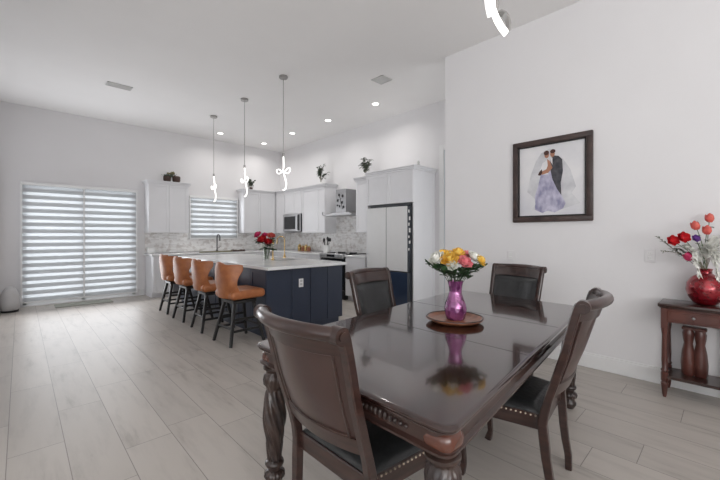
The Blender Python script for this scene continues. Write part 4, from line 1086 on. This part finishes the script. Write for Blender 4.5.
# ------------------------------------------------------------------ small things in the kitchen
# island flowers
ix, iy = 2.90, 5.23
bm = bmesh.new(); lathe(bm, [(.001, .004), (.045, .004), (.045, .01), (.047, .08), (.052, .165), (.056, .18), (.059, .18), (.055, .16), (.050, .08), (.048, 0), (.001, 0)], seg=28, cap=False)
tag(obj('glass_vase', bm, 'glass', loc=(ix, iy, .916)), 'clear glass vase of red flowers on the island', 'vase')
DI = ix*FW.x+iy*FW.y
im = (ix, iy, 1.07)
for i, (px, py, dd, r, m, lb) in enumerate(((258, 235, 0, .05, 'magenta', 'pinkish red flower at the far left of the island bouquet'), (262, 239.5, -.05, .055, 'red', 'deep red flower left of centre in the island bouquet'),
        (268, 242, -.06, .05, 'red', 'deep red flower right of centre in the island bouquet'), (271, 236, .0, .05, 'coral', 'coral flower at the right of the island bouquet'), (265, 235.5, .05, .045, 'magenta', 'pinkish red flower at the top of the island bouquet'),
        (264, 246, -.1, .035, 'white', 'small cream flower at the front of the island bouquet'), (271, 246, -.05, .04, 'white', 'small cream flower low at the right of the island bouquet'))):
    flower('flower', lb, 'flower', at(px, py, DI+dd), (im[0]+.02*cos(i*2), im[1]+.02*sin(i*2), .93), r, m, 70+i, 'flowers on the island', look=-FW*.5, leaves=5, lsize=.12, sr=.005)
bm = bmesh.new(); lathe(bm, [(.032, 0), (.032, .008), (.012, .02), (.010, .20), (.02, .23), (.022, .29), (.012, .31), (.012, .33), (.001, .335)], seg=20)
tag(obj('candle_holder', bm, 'gold', loc=(2.975, 5.16, .916)), 'slim copper gold candle holder beside the glass vase on the island', 'candle holder')
# canister on the back counter
t = thing('canister', 'white square canister at the left end of the back counter', 'canister', (2.06, 8.75, .9155))
bm = bmesh.new(); bxf(bm, (-.07, -.06, 0), (.07, .06, .12), .01, seg=2); obj('body', bm, 'plate', t)
bm = bmesh.new(); bxf(bm, (-.072, -.062, .121), (.072, .062, .14), .006); obj('lid', bm, 'plate', t)
# board and dark cloth near the sink
bm = bmesh.new(); bxf(bm, (-.38, -.06, 0), (.38, .06, .022), .006)
tag(obj('cutting_board', bm, 'olive', loc=(3.33, 8.36, .9205), rz=radians(1)), 'long olive brown wooden board along the sink edge', 'board')
bm = bmesh.new(); grid(bm, lambda u, v: Vector(((u-.5)*.30, (v-.5)*.16, .03+.010*sin(u*9)+.008*cos(v*7))), 14, 8, lambda u, v: Vector(((u-.5)*.30, (v-.5)*.16, .0)))
tag(obj('dish_cloth', bm, 'basket', loc=(3.90, 8.45, .916)), 'folded dark cloth at the right end of the wooden board', 'cloth')
# gold rimmed jars
for i, (y, h) in enumerate(((7.62, .16), (7.47, .13), (7.34, .15), (7.21, .12))):
    t = thing('storage_jar', ['gold topped jar, leftmost of four on the corner counter', 'gold topped jar, second from left on the corner counter', 'gold topped jar, third from left on the corner counter', 'gold topped jar, rightmost of four on the corner counter'][i], 'jar', (5.16, y, .9155), 0, 'jars on the corner counter')
    bm = bmesh.new(); lathe(bm, [(.04, 0), (.047, .01), (.047, h-.035), (.036, h-.02)], seg=20); obj('body', bm, 'tray' if i % 2 else 'gold', t)
    bm = bmesh.new(); lathe(bm, [(.038, h-.02), (.04, h-.005), (.015, h), (.015, h+.015), (.006, h+.02)], seg=20); obj('lid', bm, 'gold', t)
# utensil crock
t = thing('utensil_crock', 'white crock on the counter left of the range', 'crock', (5.08, 6.42, .9155))
bm = bmesh.new(); lathe(bm, [(.06, 0), (.068, .01), (.07, .16), (.072, .17), (.066, .17), (.062, .15), (.055, .02), (.001, .02)], seg=26, cap=False); obj('body', bm, 'plate', t)
bm = bmesh.new(); tube(bm, [(.071*cos(2*pi*k/26), .071*sin(2*pi*k/26), .168) for k in range(26)], .004, 6, closed=True); obj('rim', bm, 'plate', t)
for i, (a, l, k) in enumerate(((0.6, .30, 's'), (2.0, .28, 't'), (3.3, .27, 's'), (4.6, .31, 't'), (5.5, .27, 's'))):
    t = thing('cooking_utensil', 'black cooking utensil standing in the white crock', 'utensil', (5.08, 6.42, .94), 0, 'utensils in the crock')
    dv = Vector((cos(a)*.30, sin(a)*.30, 1)).normalized()
    bm = bmesh.new(); tube(bm, [dv*.0, dv*l*.8], .006, 8); obj('handle', bm, 'black', t)
    bm = bmesh.new()
    if k == 's': ball(bm, dv*(l+.01), .04, (.6, .85, 1.1), 12, 8)
    else: bxf(bm, (-.005, -.032, 0), (.005, .032, .09), .004, Matrix.Translation(dv*(l*.78)))
    obj('head', bm, 'black', t)
# things on top of the wall cabinets
def potted(label, loc, h, w, n, m, seed, pot=None, sp=.5):
    rnd = random.Random(seed)
    t = thing('artificial_plant', label, 'plant', loc)
    bm = bmesh.new(); lathe(bm, [(.03, 0), (.042, .02), (.046, .07), (.043, .075), (.038, .06), (.001, .055)], seg=20, cap=False); obj('pot', bm, pot or 'plate', t)
    bm = bmesh.new(); lf = bmesh.new()
    for i in range(n):
        a = rnd.uniform(0, 2*pi); e = rnd.uniform(0.0, 1)*w; top = Vector((cos(a)*e, sin(a)*e, h*rnd.uniform(.55, 1)))
        b0 = Vector((0, 0, .05)); mid = Vector((top.x*.2, top.y*.2, top.z*.6))
        P = [b0*(1-s)**2+mid*2*s*(1-s)+top*s*s for s in [k/6 for k in range(7)]]; tube(bm, P, .003, 5)
        for j in range(10):
            s = .50+.5*j/9; p = b0*(1-s)**2+mid*2*s*(1-s)+top*s*s
            leaf_geo(lf, p, Vector((rnd.uniform(-1, 1), rnd.uniform(-1, 1), rnd.uniform(-.3, .9))), .075, .022)
    obj('branches', bm, 'twig', t); obj('leaves', lf, m, t, smooth=70)
    return t
potted('small green leafy plant on the cabinet left of the range hood', (5.16, 6.74, 2.501), .50, .17, 12, 'leafgrey', 3)
potted('small green leafy plant on the cabinet beside the fridge surround', (5.14, 5.20, 2.501), .40, .16, 13, 'leafgrey', 5)
potted('little green plant on the corner wall cabinet behind the middle pendant', (4.40, 8.75, 2.501), .30, .11, 9, 'leafgrey', 8, 'basket')
t = thing('wicker_basket', 'pair of small dark wicker baskets with dried flowers on the left wall cabinet', 'basket', (2.48, 8.75, 2.501))
for s, r in ((-1, .075), (1, .08)):
    bm = bmesh.new(); lathe(bm, [(r*.7, 0), (r, .05), (r*1.05, .13), (r*.9, .15), (r*.8, .13), (.001, .12)], c=(s*.09, -.02*s, 0), seg=24, fn=lambda a, z: .04*sin(12*a), cap=False); obj('basket_body', bm, 'basket', t)
bm = bmesh.new()
for k in range(40):
    leaf_geo(bm, Vector((random.uniform(-.15, .12), random.uniform(-.05, .05), .12)), Vector((random.uniform(-.8, .8), random.uniform(-.6, .6), random.uniform(.4, 1))), random.uniform(.06, .12), .018)
obj('dried_leaves', bm, 'leafgrey', t, smooth=70)
bm = bmesh.new()
for k in range(12): ball(bm, (random.uniform(-.10, .06), random.uniform(-.05, .05), random.uniform(.17, .24)), .022, u=8, v=6)
obj('dried_blossoms', bm, 'olive', t)
bm = bmesh.new(); lathe(bm, [(.02, 0), (.028, .03), (.018, .06), (.024, .08), (.012, .11), (.001, .115)], seg=14)
tag(obj('figurine', bm, 'vent', loc=(4.98, 3.74, 2.496)), 'tiny grey figurine on top of the fridge surround', 'figurine')
# mat in front of the slider and pale pouf at the far left
bm = bmesh.new(); bxf(bm, (.46, 8.42, .001), (1.33, 8.80, .014), .005)
tag(obj('door_mat', bm, 'mat'), 'thin grey-green mat on the floor before the patio blind', 'mat')
t = thing('pouf', 'pale rounded fabric pouf at the far left edge against the wall', 'pouf', (-.128, 8.55, 0))
bm = bmesh.new()
lathe(bm, [(.10, .03), (.118, .06), (.128, .16), (.122, .27), (.095, .36), (.055, .42), (.02, .44), (.001, .442)], seg=28, cap=False); obj('body', bm, 'linen', t, smooth=80)
bm = bmesh.new(); lathe(bm, [(.105, .001), (.115, .01), (.115, .035), (.10, .035)], seg=28); obj('base', bm, 'black', t)
